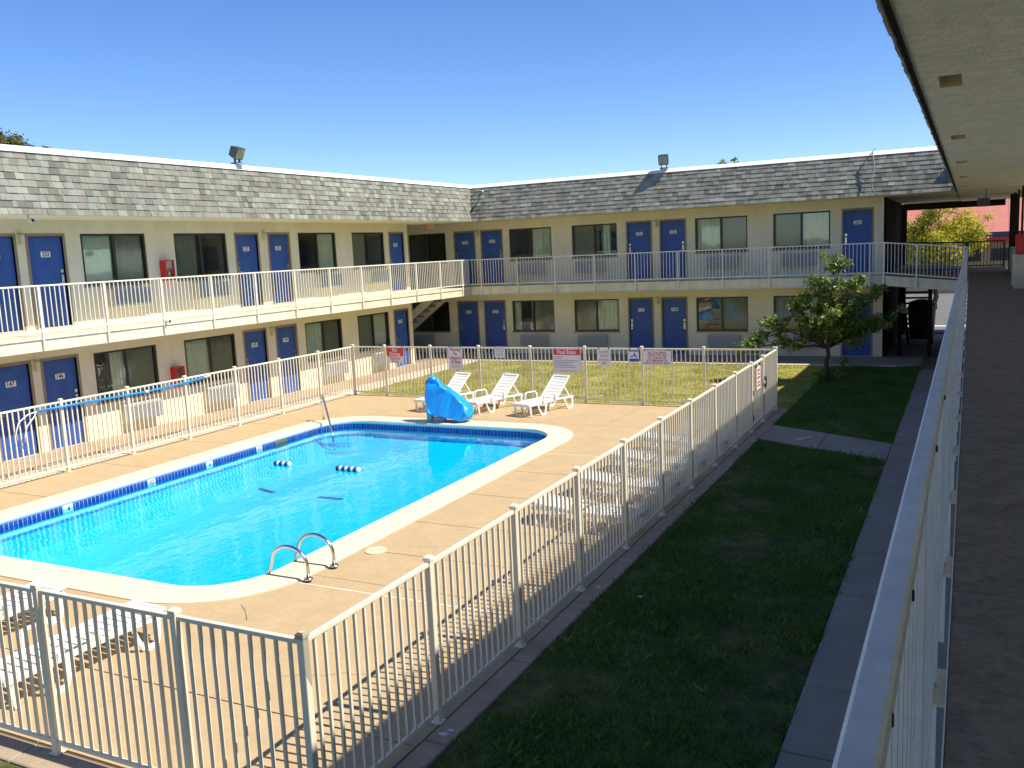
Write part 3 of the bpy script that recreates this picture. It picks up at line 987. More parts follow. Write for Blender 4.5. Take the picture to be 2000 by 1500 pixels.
_a = MB(); _a.box(-.56, .56, -.20, .02, 0, .44)
AC_BODY = bevelled(_a.mesh('ac_sleeve', M['acside']), .006)
_a = MB(); _a.box(-.555, .555, -.222, -.201, .005, .435)
for k in range(13):
    _a.bar((-.52, -.232, .04 + k * .029), (.52, -.232, .04 + k * .029), .016, .012)
AC_GRILLE = _a.mesh('ac_grille', M['ac'])


def make_ac(wing, rz, org, u, z):
    p = link('air_conditioner', AC_BODY, wing, place(wing, rz, org, u, z), rz)
    link('grille', AC_GRILLE, p, (0, 0, 0), world=False)


_l = MB(); _l.box(-.055, .055, -.09, 0, 0, .22); _l.box(-.062, .062, -.10, 0, .225, .245, 1)
_l.box(-.045, .045, -.105, -.09, .02, .20)
L_MESH = bevelled(_l.mesh('wall_lamp', [M['lamp'], M['lampbrown']]), .006)


def make_lamp(wing, rz, org, u, z):
    link('wall_lamp', L_MESH, wing, place(wing, rz, org, u, z), rz)


# curtains: which part of each window is curtained; (screened half)
LEFT_A = [(-.88, .0), (.02, .88)]
HALF_L = [(-.88, .02)]
HALF_R = [(.0, .88)]
RIM = [(-.88, -.45), (.60, .88)]

# ---- left wing facade (rz 90: runs towards the back, faces the pool)
RZL = PI / 2; OL = (XL, 0, 0)
lw_doors = [(12.53, '254', '147', -1), (13.735, '253', '146', 1), (20.12, '252', '145', -1), (21.48, '251', '144', 1), (27.76, '250', '143', -1), (5.9, '', '', -1), (7.2, '', '', 1)]
lw_wins = [(10.68, LEFT_A, 0, LEFT_A, 1), (15.58, LEFT_A, 1, [(-.42, .0), (.05, .88)], 1), (18.38, [(-.88, -.1)], 0, LEFT_A, 1), (23.3, [(.0, .88)], 0, LEFT_A, 1), (26.05, [(-.88, -.1)], 0, LEFT_A, 0), (8.9, LEFT_A, 0, LEFT_A, 1), (3.6, LEFT_A, 0, LEFT_A, 1)]
holes = []
for u, a, b, h in lw_doors:
    holes += [(u - .432, u + .432, 0, 2.036), (u - .432, u + .432, Z2, Z2 + 2.036)]
for u, *_ in lw_wins:
    holes += [(u - .94, u + .94, .86, 2.06), (u - .94, u + .94, 3.65, 4.85)]
link('wall', facade_mesh(-6, 28.50, -.1, 5.4, holes).mesh('wall', M['wall']), left_wing, OL, RZL)
for u, up, lo, h in lw_doors:
    make_door(left_wing, RZL, OL, u, 0, lo, h); make_door(left_wing, RZL, OL, u, Z2, up, h)
for u, c2, s2, c1, s1 in lw_wins:
    make_window(left_wing, RZL, OL, u, .86, c1, s1); make_window(left_wing, RZL, OL, u, 3.65, c2, s2)
for u in (10.6, 15.76, 18.5, 23.6, 26.3):
    make_ac(left_wing, RZL, OL, u, .27); make_ac(left_wing, RZL, OL, u, 3.10)
for u in (13.13, 20.83):
    make_lamp(left_wing, RZL, OL, u, 1.84); make_lamp(left_wing, RZL, OL, u, 4.62)

# ---- far wing facade
OF = (0, YF, 0)
fw_doors = [(-18.02, '225', '121', -1), (-16.80, '224', '120', 1), (-10.76, '223', '119', -1), (-9.50, '222', '118', 1), (-3.31, '221', '117', -1)]
fw_wins = [(-19.77, [], 1, [], 1, .93), (-15.13, [(.05, .88)], 0, [(.0, .88), (-.88, -.6)], 1, .95), (-12.50, [(-.88, .0), (.35, .6)], 0, LEFT_A, 0, .95), (-7.78, LEFT_A, 1, [(.0, .88)], 1, .97), (-5.08, LEFT_A, 0, [(-.88, .5)], 0, .98)]
holes = []
for u, a, b, h in fw_doors:
    holes += [(u - .432, u + .432, 0, 2.036), (u - .432, u + .432, Z2, Z2 + 2.036)]
for u, *_, w in fw_wins:
    holes += [(u - .94 * w, u + .94 * w, .86, 2.06), (u - .94 * w, u + .94 * w, 3.63, 4.83)]
link('wall', facade_mesh(-26, -2.52, -.1, 5.4, holes).mesh('wall', M['wall']), far_wing, OF, 0)
for u, up, lo, h in fw_doors:
    make_door(far_wing, 0, OF, u, 0, lo, h); make_door(far_wing, 0, OF, u, Z2, up, h)
for u, c2, s2, c1, s1, w in fw_wins:
    make_window(far_wing, 0, OF, u, .86, c1, s1, w); make_window(far_wing, 0, OF, u, 3.63, c2, s2, w)
for u in (-20.1, -15.08, -12.65, -7.70, -5.15):
    make_ac(far_wing, 0, OF, u, .30); make_ac(far_wing, 0, OF, u, 3.06)
for u in (-17.42, -10.13):
    make_lamp(far_wing, 0, OF, u, 1.84); make_lamp(far_wing, 0, OF, u, 4.60)

# ---- balcony slabs
def slab_edge(mb, a, b, z0, z1, out):
    """fascia channel on a slab edge from a to b: recessed web between two flanges"""
    a = Vector((a[0], a[1], 0)); b = Vector((b[0], b[1], 0)); o = Vector((out[0], out[1], 0))
    for (za, zb, t) in ((z1 - .075, z1, .045), (z0 + .012, z1 - .077, .018), (z0 - .006, z0 + .010, .04)):
        p = [a, b, b + o * t, a + o * t]
        if (b - a).cross(o).z < 0: p = [b, a, a + o * t, b + o * t]
        mb.hexa([(q.x, q.y, za) for q in p] + [(q.x, q.y, zb) for q in p], 0)


SB, ST = 2.39, 2.70
m = MB(); m.box(XL + .002, -17.18, -6, 30.62, SB, ST - .004); m.box(-26, XL - .003, 30.3, YF - .003, SB, ST - .004); m.box(-18.48, -17.18, 30.625, YF - .003, SB, ST - .004)
slab_edge(m, (-17.179, -6), (-17.179, 30.64), SB, ST, (1, 0))
link('balcony_slab', m.mesh('slab', M['fascia']), left_wing, (0, 0, 0))
m = MB(); m.box(-17.175, -2.45, 30.70, YF - .003, SB, ST - .004)
slab_edge(m, (-17.13, 30.699), (-2.45, 30.699), SB, ST, (0, -1))
link('balcony_slab', m.mesh('slab', M['fascia']), far_wing, (0, 0, 0))
# landing that slopes down to the near gallery
m = MB()
zl, zn = ST, 2.52
m.hexa([(-2.445, 30.70, SB), (-0.03, 29.62, 2.21), (-0.03, 42, 2.21), (-2.445, 42, SB), (-2.445, 30.70, ST - .004), (-0.03, 29.62, zn - .004), (-0.03, 42, zn - .004), (-2.445, 42, ST - .004)])
for (d0, d1, t) in ((-.075, 0, .045), (-.30, -.077, .018)):
    dv = Vector((-1.08, -2.415, 0)).normalized() * t
    m.hexa([(-2.445, 30.699, ST + d0), (-.03, 29.619, zn + d0), (-.03 + dv.x, 29.619 + dv.y, zn + d0), (-2.445 + dv.x, 30.699 + dv.y, ST + d0), (-2.445, 30.699, ST + d1), (-.03, 29.619, zn + d1), (-.03 + dv.x, 29.619 + dv.y, zn + d1), (-2.445 + dv.x, 30.699 + dv.y, ST + d1)][0:8])
link('landing', m.mesh('landing', M['fascia']), far_wing, (0, 0, 0))
link('floor_topping', MB().hexa([(-2.43, 30.75, ST - .003), (-.035, 29.68, zn - .003), (-.035, 41.9, zn - .003), (-2.43, 41.9, ST - .003), (-2.43, 30.75, ST + .006), (-.035, 29.68, zn + .006), (-.035, 41.9, zn + .006), (-2.43, 41.9, ST + .006)]).mesh('topping', M['gallery']), far_wing, (0, 0, 0))
FZ = 2.52
m = MB(); m.box(-.034, XN - .003, -3, 40.2, 2.25, FZ - .012)
slab_edge(m, (-.047, 29.5), (-.047, -3), 2.25, FZ - .014, (-1, 0)) if False else None
link('balcony_slab', m.mesh('slab', M['fascia']), near_wing, (0, 0, 0))
m = MB()
for a, b in ((-3, 1.9), (1.9, 4.02), (4.02, 5.42), (5.42, 7.08), (7.08, 10.2), (10.2, 14.5), (14.5, 21), (21, 30), (30, 40.2)):
    m.box(-.031, XN - .005, a + .005, b - .005, FZ - .011, FZ)
link('floor_topping', m.mesh('floor', M['gallery']), near_wing, (0, 0, 0))
link('edge_flashing', MB().box(-.039, -.0345, -3, 29.6, 2.4, FZ + .004).mesh('flash', M['cap']), near_wing, (0, 0, 0))

# ---- railings
BAL = MB().box(-.0085, .0085, -.0085, .0085, 0, 1.0).mesh('baluster', M['rail'])
NBAL = MB().box(-.0085, .0085, -.0085, .0085, 0, 1.0).mesh('baluster', M['near_rail'])


def railing(wing, name, a, b, ztop_a, ztop_b, zb_a, zb_b, posts, post_drop, mt, bal, spacing=.1143, tw=.042, th=.036, out=(0, 0), pw=.038):
    """rail run from a to b: top rail, bottom rail, posts (that pass down over the slab edge) and balusters"""
    a = Vector((a[0], a[1])); b = Vector((b[0], b[1])); L_ = (b - a).length; d = (b - a) / L_
    r = link(name, MB().bar((a.x, a.y, ztop_a - th / 2), (b.x, b.y, ztop_b - th / 2), tw, th).mesh('top_rail', mt), wing, (0, 0, 0))
    bevelled(r.data, .005)
    link('bottom_rail', MB().bar((a.x, a.y, zb_a + .015), (b.x, b.y, zb_b + .015), .022, .03).mesh('bottom_rail', mt), r, (0, 0, 0))
    for t in posts:
        p = a + d * t
        zt = ztop_a + (ztop_b - ztop_a) * t / L_
        z0 = zb_a + (zb_b - zb_a) * t / L_ - post_drop
        ox, oy = out
        link('post', MB().box(-pw / 2, pw / 2, -pw / 2, pw / 2, z0, zt - th - .001).mesh('post', mt), r, (p.x, p.y, 0), math.atan2(d.y, d.x))
    n = int(L_ / spacing)
    for i in range(n):
        t = (i + .5) * spacing
        if any(abs(t - q) < .035 for q in posts): continue
        p = a + d * t
        zt = ztop_a + (ztop_b - ztop_a) * t / L_ - th; z0 = zb_a + (zb_b - zb_a) * t / L_ + .03
        o = link('baluster', bal, r, (p.x, p.y, z0))
        o.scale = (1, 1, zt - z0)
    return r


LRX, FRY = -17.115, 30.635
railing(left_wing, 'railing', (LRX, 6.0), (LRX, 30.63), 3.75, 3.75, 2.79, 2.79, [t for t in np.arange(.015, 24.6, 1.6)], .40, M['rail'], BAL)
railing(far_wing, 'railing', (LRX + .04, FRY), (-2.45, FRY), 3.74, 3.74, 2.78, 2.78, [.43 + 1.537 * k for k in range(10)], .40, M['rail'], BAL)
railing(far_wing, 'railing', (-2.44, FRY), (-.10, 29.56), 3.74, 3.52, 2.78, 2.58, [.05, 1.1, 2.5], .40, M['rail'], BAL)
NRX = -.083
nr = railing(near_wing, 'railing', (NRX, -.6), (NRX, 29.55), 3.52, 3.52, 2.50, 2.50, [1.30 + 1.22 * k for k in range(24)], .35, M['near_rail'], NBAL, spacing=.122, tw=.040, th=.045, pw=.036)
# plates that tie each near post back to the slab edge
for k in range(24):
    y = -.6 + 1.30 + 1.22 * k
    link('bracket', MB().box(NRX + .006, -.0395, y - .13, y + .13, FZ - .022, FZ - .010).mesh('bracket', M['rail']), nr, (0, 0, 0))

# ---- soffits and mansard roofs
EZ = 5.16
LE, FE, NE = -16.76, 30.30, -.42
LT, FT_, NT = -17.01, 30.80, .19
TZ = 6.42
NTZ = 6.20
m = MB()
m.face([(XL - 8, -6, EZ), (LE, -6, EZ), (LE, FE, EZ), (XL - 8, FE, EZ)][::-1])
m.face([(XL - 8, FE, EZ), (NE - .02, FE, EZ), (NE - .02, 42, EZ), (XL - 8, 42, EZ)][::-1])
link('soffit', m.mesh('soffit', M['wall']), far_wing, (0, 0, 0))
# near soffit with sunk light boxes
sof_holes = [(y, y + .62, -.25, -.09) for y in (7.75, 12.6, 17.3, 22.2, 27.0)]
m = MB()
us = sorted(set([-4, 42] + [h[0] for h in sof_holes] + [h[1] for h in sof_holes])); vs_ = sorted(set([NE + .03, XN + .2, -.25, -.09]))
for i in range(len(us) - 1):
    for j in range(len(vs_) - 1):
        cu = (us[i] + us[i + 1]) / 2; cv = (vs_[j] + vs_[j + 1]) / 2
        if any(h[0] < cu < h[1] and h[2] < cv < h[3] for h in sof_holes): continue
        m.face([(vs_[j], us[i], 5.14), (vs_[j], us[i + 1], 5.14), (vs_[j + 1], us[i + 1], 5.14), (vs_[j + 1], us[i], 5.14)])
link('soffit', m.mesh('soffit', M['soffit']), near_wing, (0, 0, 0))
for h in sof_holes:
    b = MB(); y0, y1, x0, x1 = h
    b.face([(x0, y0, 5.14), (x0, y0, 5.24), (x1, y0, 5.24), (x1, y0, 5.14)]); b.face([(x0, y1, 5.14), (x1, y1, 5.14), (x1, y1, 5.24), (x0, y1, 5.24)])
    b.face([(x0, y0, 5.14), (x0, y1, 5.14), (x0, y1, 5.24), (x0, y0, 5.24)]); b.face([(x1, y0, 5.14), (x1, y0, 5.24), (x1, y1, 5.24), (x1, y1, 5.14)])
    b.face([(x0, y0, 5.24), (x0, y1, 5.24), (x1, y1, 5.24), (x1, y0, 5.24)])
    link('recessed_light', b.mesh('recess', M['acside']), near_wing, (0, 0, 0))

SH = MB().box(0, 1, -1, 0, 0, 1)
# one shingle: unit size, butt thicker than its head
SHM = MB().hexa([(0, -1, 0), (1, -1, 0), (1, .0, 0), (0, .0, 0), (0, -.25, 1), (1, -.25, 1), (1, 0, 1), (0, 0, 1)]).mesh('shingle', M['shingle'])


def mansard(wing, name, p_low, p_high, run_dir, length, out, trim_lo, trim_hi, first300, rows=9, expo=None, tab=.19):
    """p_low / p_high: eave and ridge points at the start of the run; out: horizontal outward direction.
    trim_lo(t)/trim_hi(t): cut of the run at height fraction t (the mitre)"""
    pl = Vector(p_low); ph = Vector(p_high); rd = Vector(run_dir); out = Vector(out)
    slope = ph - pl; SL = slope.length; sd = slope / SL
    nrm = rd.cross(sd)
    if nrm.dot(out) < 0: nrm = -nrm
    a0, a1 = pl + rd * trim_lo(0), pl + rd * (length - trim_hi(0))
    b0, b1 = ph + rd * trim_lo(1), ph + rd * (length - trim_hi(1))
    base = MB(); base.face([a0, a1, b1, b0] if (a1 - a0).cross(b1 - a1).dot(nrm) > 0 else [b0, b1, a1, a0])
    back = -out * 6
    base.face([b0, b1, b1 + back, b0 + back], 1); base.face([a0, b0, b0 + back, a0 + back], 1); base.face([a1, a1 + back, b1 + back, b1], 1)
    r = link(name, base.mesh('mansard', [M['shingle'], M['roofdeck']]), wing, (0, 0, 0))
    expo = SL / rows
    items = []
    for k in range(rows):
        t = k / rows
        u = trim_lo(t) + random.uniform(-.2, 0); end = length - trim_hi(t)
        while u < end - .02:
            w = tab * random.choice((.62, .8, 1.0, 1.0, 1.2, 1.35))
            ua = max(u, trim_lo(t) + .003); ub = min(u + w, end)
            if ub - ua > .03:
                items.append((k, ua, ub, random.uniform(-.003, .003), random.choice((.018, .020, .026, .028))))
            u += w
    def frame(k, ua, ub, jit, th):
        o = pl + rd * ua + sd * (k * expo - .014 + jit)
        ex = rd * (ub - ua - .004); ez = sd * (expo * 1.12); ey = -nrm * th       # local -y is outward
        return o, ex, ey, ez
    items.sort(key=lambda it: first300(pl + rd * it[1]))
    big, rest = items[:300], items[300:]
    flip = ((rd.cross(-nrm)).dot(sd) < 0)
    for it in big:
        o, ex, ey, ez = frame(*it)
        if flip:
            o = o + ex; ex = -ex
        ob = bpy.data.objects.new('shingle', SHM)
        COL.objects.link(ob); ob.parent = r
        mw = Matrix(((ex.x, ey.x, ez.x, o.x), (ex.y, ey.y, ez.y, o.y), (ex.z, ey.z, ez.z, o.z), (0, 0, 0, 1)))
        ob.matrix_parent_inverse = Matrix.Identity(4)
        par = wpos(r)
        mw.translation = mw.translation - par
        ob.matrix_local = mw
    mb = MB()
    for it in rest:
        o, ex, ey, ez = frame(*it)
        q = [(0, -1, 0), (1, -1, 0), (1, 0, 0), (0, 0, 0), (0, -.25, 1), (1, -.25, 1), (1, 0, 1), (0, 0, 1)]
        pts = [o + ex * x + ey * y + ez * z for x, y, z in q]
        # ey points inward, so y=-1 lies outward
        mb.hexa(pts)
    me = mb.mesh('shingles', M['shingle'])
    bm = bmesh.new(); bm.from_mesh(me); bmesh.ops.recalc_face_normals(bm, faces=bm.faces); bm.to_mesh(me); bm.free()
    link('shingle_field', me, r, (0, 0, 0), kind='stuff')
    return r


zero = lambda t: 0.0
# left wing roof: run along +y from -5 to the inside corner
mansard(left_wing, 'mansard_roof', (LE, -5, EZ), (LT, -5, TZ), (0, 1, 0), FE + 5, (1, 0, 0), zero, lambda t: -.5 * t, lambda p: abs(p.y - 13.5) if p.y > 10.8 else 99)
mansard(far_wing, 'mansard_roof', (LE, FE, EZ), (LE, FT_, TZ), (1, 0, 0), NE - LE + .3, (0, -1, 0), lambda t: -.25 * t, zero, lambda p: -p.x)
# near roof: only its ragged lower edge shows
def near_first(p): return p.y if p.y > 2 else 50
mansard(near_wing, 'mansard_roof', (NE, -4, 5.13), (NT, -4, NTZ), (0, 1, 0), 34.4, (-1, 0, 0), zero, zero, near_first, rows=7)
# eave drip board under the near shingles
link('eave_board', MB().box(NE + .005, NE + .03, -4, 30.3, 5.125, 5.20).mesh('eave', M['wood']), near_wing, (0, 0, 0))
# roof edge caps: a sloped white metal edge over each mansard
m = MB(); m.hexa([(LT + .05, -5, TZ - .02), (LT + .05, FT_ - .05, TZ - .02), (LT - .5, FT_ - .05, TZ - .02), (LT - .5, -5, TZ - .02), (LT + .01, -5, TZ + .10), (LT + .01, FT_ - .01, TZ + .10), (LT - .5, FT_ - .01, TZ + .13), (LT - .5, -5, TZ + .13)][0:8])
link('roof_edge_cap', m.mesh('cap', M['cap']), left_wing, (0, 0, 0))
m = MB(); m.hexa([(LT - .5, FT_ - .045, TZ - .018), (.2, FT_ - .045, TZ - .018), (.2, FT_ + .6, TZ - .018), (LT - .5, FT_ + .6, TZ - .018), (LT - .5, FT_ + .06, TZ + .085), (.2, FT_ + .06, TZ + .085), (.2, FT_ + .6, TZ + .15), (LT - .5, FT_ + .6, TZ + .15)])
link('roof_edge_cap', m.mesh('cap', M['cap']), far_wing, (0, 0, 0))

# ---- the open passage at the far right: end wall, beams, stair, screens
m = MB(); m.box(-2.54, -2.50, YF + .02, 39.8, -.1, 5.15)
link('passage_wall', m.mesh('pw', M['wood']), far_wing, (0, 0, 0))
for i in range(9):
    x = -2.46 + .0; y = YF + .15 + i * .42
    link('plank', MB().box(-2.498, -2.44 - .01 * (i % 2), y, y + .39, ST, 5.12).mesh('plank', M['wood']), far_wing, (0, 0, 0))
for y0, y1, z0 in ((41.6, 42, 4.90),):
    link('header_beam', MB().box(-2.5, 1.2, y0, y1, z0, 5.159).mesh('beam', M['wood']), far_wing, (0, 0, 0))
for x in (-2.42, -2.70):
    link('timber_post', MB().box(x - .12, x + .12, 40.0, 40.12, -.1, 5.1).mesh('tp', M['wood']), far_wing, (0, 0, 0))
# near wing: knee wall, vertical screen posts, back wall
m = MB()
m.box(XN, XN + .2, -3.5, 21.5, 2.3, 5.139); m.box(XN, XN + .2, 21.5, 36, 2.3, 3.36); m.box(XN - .22, XN - .001, 25.4, 27.4, FZ, 3.335); m.box(XN, XN + .2, -3.5, 38, -.1, 2.25)
m.box(XN + .2, XN + 6, -3.5, -3.3, -.1, 5.14); m.box(XN + 3, XN + 6, -3.3, 20, -.1, 5.14)
link('wall', m.mesh('nw', M['wall']), near_wing, (0, 0, 0))
for y in (22.2, 24.4, 26.9, 29.4, 32.0, 34.6):
    link('screen_post', MB().box(XN + .05, XN + .10, y, y + .22, 3.361, 5.138).mesh('sp', M['wood']), near_wing, (0, 0, 0))
link('corner_post', MB().box(XN - .02, XN + .22, 35.95, 36.25, FZ, 5.138).mesh('cp', M['wood']), near_wing, (0, 0, 0))

link('roof', MB().box(-.46, XN + 7, 30.42, 42, 5.165, 6.2).mesh('roof', M['roofdeck']), near_wing, (0, 0, 0))  # unseen roof mass, added to keep the sun off the passage floor
# ---- guard rails around the stair head and at the passage end
def guard(label, a, b, ztop_a, ztop_b, zfloor, n, mt):
    t = thing('guard_rail', label, 'railing', (a[0], a[1], zfloor))
    A = Vector((a[0], a[1], 0)); Bv = Vector((b[0], b[1], 0))
    link('top_rail', MB().bar((a[0], a[1], ztop_a), (b[0], b[1], ztop_b), .05, .05).mesh('tr', mt), t, (0, 0, 0))
    link('bottom_rail', MB().bar((a[0], a[1], zfloor + .1), (b[0], b[1], zfloor + .1), .04, .04).mesh('br', mt), t, (0, 0, 0))
    for i in range(n + 1):
        p = A.lerp(Bv, i / n); z = ztop_a + (ztop_b - ztop_a) * i / n
        w = .035 if i in (0, n) else .012
        link('post' if i in (0, n) else 'baluster', MB().box(p.x - w, p.x + w, p.y - w, p.y + w, zfloor, z - .02).mesh('b', mt), t, (0, 0, 0))
    return t


guard('dark brown iron guard rail around the stair head beside the far gallery corner', (-2.38, 34.2), (-.12, 34.0), 3.66, 3.58, 2.6, 18, M['iron'])
guard('dark brown iron guard rail closing the far end of the right gallery', (-.1, 40.0), (1.15, 40.0), 3.52, 3.52, 2.5, 11, M['iron'])

# stair under the far right passage, climbing away from the courtyard
st = thing('staircase', 'dark open riser staircase under the far right gallery corner', 'staircase', (-1.6, 33, 0))
for x in (-2.02, -1.20):
    link('stringer', MB().bar((x, 37.0, -.05), (x, 33.0, 2.45), .07, .28).mesh('stringer', M['wood']), st, (0, 0, 0))
for i in range(12):
    t = (i + .5) / 12
    link('tread', MB().box(-1.985, -1.235, 37.0 - 4 * t - .14, 37.0 - 4 * t + .14, 2.5 * t - .03, 2.5 * t + .02).mesh('tread', M['wood']), st, (0, 0, 0))
for x in (-2.06, -1.15):
    link('timber_post', MB().box(x - .06, x + .06, 32.9, 33.02, -.1, 2.3).mesh('tp', M['wood']), st, (0, 0, 0))
# stair in the left passage
st2 = thing('staircase', 'cream stair flight rising behind the left wing end under the balcony corner', 'staircase', (-20, 30.7, 0))
link('stringer', MB().bar((-22.0, 30.25, -.1), (-18.55, 30.25, 2.42), .06, .28).mesh('stringer', M['fascia']), st2, (0, 0, 0))
link('stringer', MB().bar((-22.0, 31.35, -.1), (-18.55, 31.35, 2.42), .06, .28).mesh('stringer', M['fascia']), st2, (0, 0, 0))
for i in range(12):
    t = (i + .5) / 12
    link('tread', MB().box(-22 + 3.4 * t - .14, -22 + 3.4 * t + .14, 30.285, 31.315, 2.45 * t - .03, 2.45 * t + .02).mesh('tread', M['walk']), st2, (0, 0, 0))

# ================================================================== POOL FENCE: four runs and a gate
PICK = MB().box(-.0112, .0112, -.0112, .0112, 0.105, 1.425).mesh('picket', M['fence'])
_p = MB(); _p.box(-.03, .03, -.03, .03, -.01, 1.455)
POST = bevelled(_p.mesh('post', M['fence']), .004)
_p = MB(); _p.box(-.036, .036, -.036, .036, 1.4555, 1.482); _p.hexa([(-.036, -.036, 1.482), (.036, -.036, 1.482), (.036, .036, 1.482), (-.036, .036, 1.482), (-.02, -.02, 1.496), (.02, -.02, 1.496), (.02, .02, 1.496), (-.02, .02, 1.496)])
CAP = _p.mesh('post_cap', M['fence'])
_p = MB(); _p.box(-.05, .05, -.05, .05, 0, .008)
FOOT = _p.mesh('base_plate', M['fence'])


def fence_run(name, label, cat, a, b, posts, group=None, ends=True, npick=13):
    a = Vector((a[0], a[1], 0)); b = Vector((b[0], b[1], 0)); L_ = (b - a).length
    ang = math.atan2(b.y - a.y, b.x - a.x)
    t = thing(name, label, cat, a, ang, group)
    for q in posts:
        p = link('post', POST, t, (q, 0, 0), world=False)
        link('post_cap', CAP, p, (0, 0, 0), world=False)
        link('base_plate', FOOT, p, (0, 0, 0), world=False)
    ps = sorted(posts)
    for q0, q1 in zip(ps[:-1], ps[1:]):
        link('top_rail', bevelled(MB().box(q0 + .031, q1 - .031, -.019, .019, 1.405, 1.443).mesh('tr', M['fence']), .004), t, (0, 0, 0), world=False)
        link('bottom_rail', MB().box(q0 + .031, q1 - .031, -.016, .016, .085, .118).mesh('br', M['fence']), t, (0, 0, 0), world=False)
        n = max(2, round((q1 - q0) / .1145)) - 1
        for i in range(n):
            o = link('picket', PICK, t, (q0 + (q1 - q0) * (i + 1) / (n + 1), 0, 0), world=False)
            o.rotation_euler = (0, random.gauss(0, .002), 0)
    return t


yA = [4.58, 6.22, 7.84, 9.47, 11.07, 12.67, 14.27, 15.87, 17.46, 18.94]
fence_run('pool_fence', 'long cream pool fence run along the shaded lawn on the gallery side', 'fence', (FX1, 4.58), (FX1, 18.94), [y - 4.58 for y in yA])
fence_run('pool_fence', 'short cream fence panel between the pool gate and the far corner post', 'fence', (FX1, 20.13), (FX1, 21.64), [0, 1.51])
fence_run('pool_fence', 'cream pool fence run between pool and left wing, with the blue pole on it', 'fence', (FX0, 7.07), (FX0, 21.64), [.02 + 1.621 * k for k in range(10)][0:9] + [14.57])
fence_run('pool_fence', 'cream pool fence run at the back carrying the pool rule signs', 'fence', (FX0, 21.64), (FX1, 21.64), [.03, 1.15, 2.69, 4.24, 5.80, 7.36, 8.90, 10.47, 12.15])
fence_run('pool_fence', 'cream pool fence run in the foreground beside the tan near lounge chairs', 'fence', (-13.0, 4.58), (FX1, 4.58), [13.0 - 4.02 - q for q in (0.0, 1.2, 2.75, 4.3, 5.85, 7.4, 8.95)])
for o in [x for x in bpy.data.objects if x.get('category') == 'fence' and 'foreground' in x['label']]:
    o['label'] = 'cream pool fence run nearest the viewer, in front of the near lounge chairs'
# gate
gt = thing('pool_gate', 'cream pool gate with a chained lock and small red sign', 'gate', (FX1, 18.94, 0), PI / 2)
gm = MB()
for a, b, c, d in ((.05, .09, .10, 1.43), (1.10, 1.14, .10, 1.43)): gm.box(a, b, -.02, .02, c, d)
gm.box(.09, 1.10, -.019, .019, 1.392, 1.43); gm.box(.09, 1.10, -.016, .016, .10, .135)
link('gate_frame', gm.mesh('gf', M['fence']), gt, (0, 0, 0), world=False)
for i in range(8):
    link('picket', MB().box(-.008, .008, -.008, .008, .13, 1.395).mesh('gp', M['fence']), gt, (.205 + i * .112, 0, 0), world=False)
lk = MB(); lk.box(1.09, 1.17, -.045, -.021, .86, .98); lk.tube([(1.13, -.05, .9), (1.15, -.07, .82), (1.13, -.06, .75), (1.11, -.05, .83), (1.13, -.05, .9)], .012, 6, 1)
link('latch', lk.mesh('latch', [M['cap'], M['iron']]), gt, (0, 0, 0), world=False)
hg = MB(); hg.cyl(.03, -.03, .78, .88, .018, 8); hg.cyl(.03, -.03, .25, .35, .018, 8)
link('hinge', hg.mesh('hinge', M['iron']), gt, (0, 0, 0), world=False)
ch = MB()
pts = [(1.10, -.045, 1.02), (1.16, -.06, .94), (1.2, -.05, .97), (1.24, -.055, 1.02), (1.3, -.05, .96), (1.28, -.06, .84), (1.22, -.06, .78)]
ch.tube(pts, .014, 6)
o = link('chain', ch.mesh('chain', M['iron']), None, (FX1, 18.94, 0), PI / 2)
o['label'] = 'dark chain looped round the gate post beside the latch'; o['category'] = 'chain'

# ------------------------------------------------------------------ signs on the fence
def sign(name, label, cx, cz, w, h, y, build, mats, rz=0.0, x=None):
    mb = MB()
    mb.box(-w / 2, w / 2, -.004, 0, -h / 2, h / 2, 0)
    build(mb)
    t = thing(name, label, 'sign', (cx, y, cz), rz)
    link('board', mb.mesh(name, mats), t, (0, 0, 0), world=False)
    tie = MB()
    for sx in (-.42, .42):
        tie.box(sx * w - .006, sx * w + .006, -.008, .03, h / 2 - .03, h / 2 + .035)
    link('cable_tie', tie.mesh('tie', M['black']), t, (0, 0, 0), world=False)
    return t


SY = 21.64 - .024
def b_nodive(mb):
    mb.box(-.285, .285, -.0055, -.0041, -.03, .215, 1)
    add_text(mb, 'No', .15, 0, .15, -.006, 0, .17); add_text(mb, 'Diving', .15, 0, .035, -.006, 0, .36)
    add_text(mb, 'Shallow', .12, 0, -.085, -.0045, 1, .36); add_text(mb, 'Pool', .12, 0, -.175, -.0045, 1, .2)
sign('warning_sign', 'red and white No Diving Shallow Pool sign on the back fence', -14.68, 1.19, .60, .44, SY, b_nodive, [M['signwhite'], M['redsign']])
def b_guard(mb):
    for s, z, w in (('Warning', .235, .34), ('No', .125, .11), ('Lifeguard', .01, .36), ('On Duty', -.10, .32)):
        add_text(mb, s, .13, 0, z, -.0045, 1, w)
    for z in (-.195, -.225, -.255): mb.box(-.15, .15, -.0048, -.0041, z, z + .008, 2)
sign('warning_sign', 'white Warning No Lifeguard On Duty sign with red letters on the back fence', -12.68, 1.13, .45, .64, SY, b_guard, [M['signwhite'], M['maroon'], M['greyink']])
def b_small(mb):
    for i, (s, w) in enumerate((('Do Not Use', .22), ('Pool if Water', .24), ('is not Clear', .22), ('to Bottom', .18))):
        add_text(mb, s, .05, 0, .09 - .058 * i, -.0045, 1, w)
sign('notice_sign', 'small plain white notice hung behind the middle lounge chair on the back fence', -11.29, 1.31, .32, .30, SY, b_small, [M['signwhite'], M['greyink']])
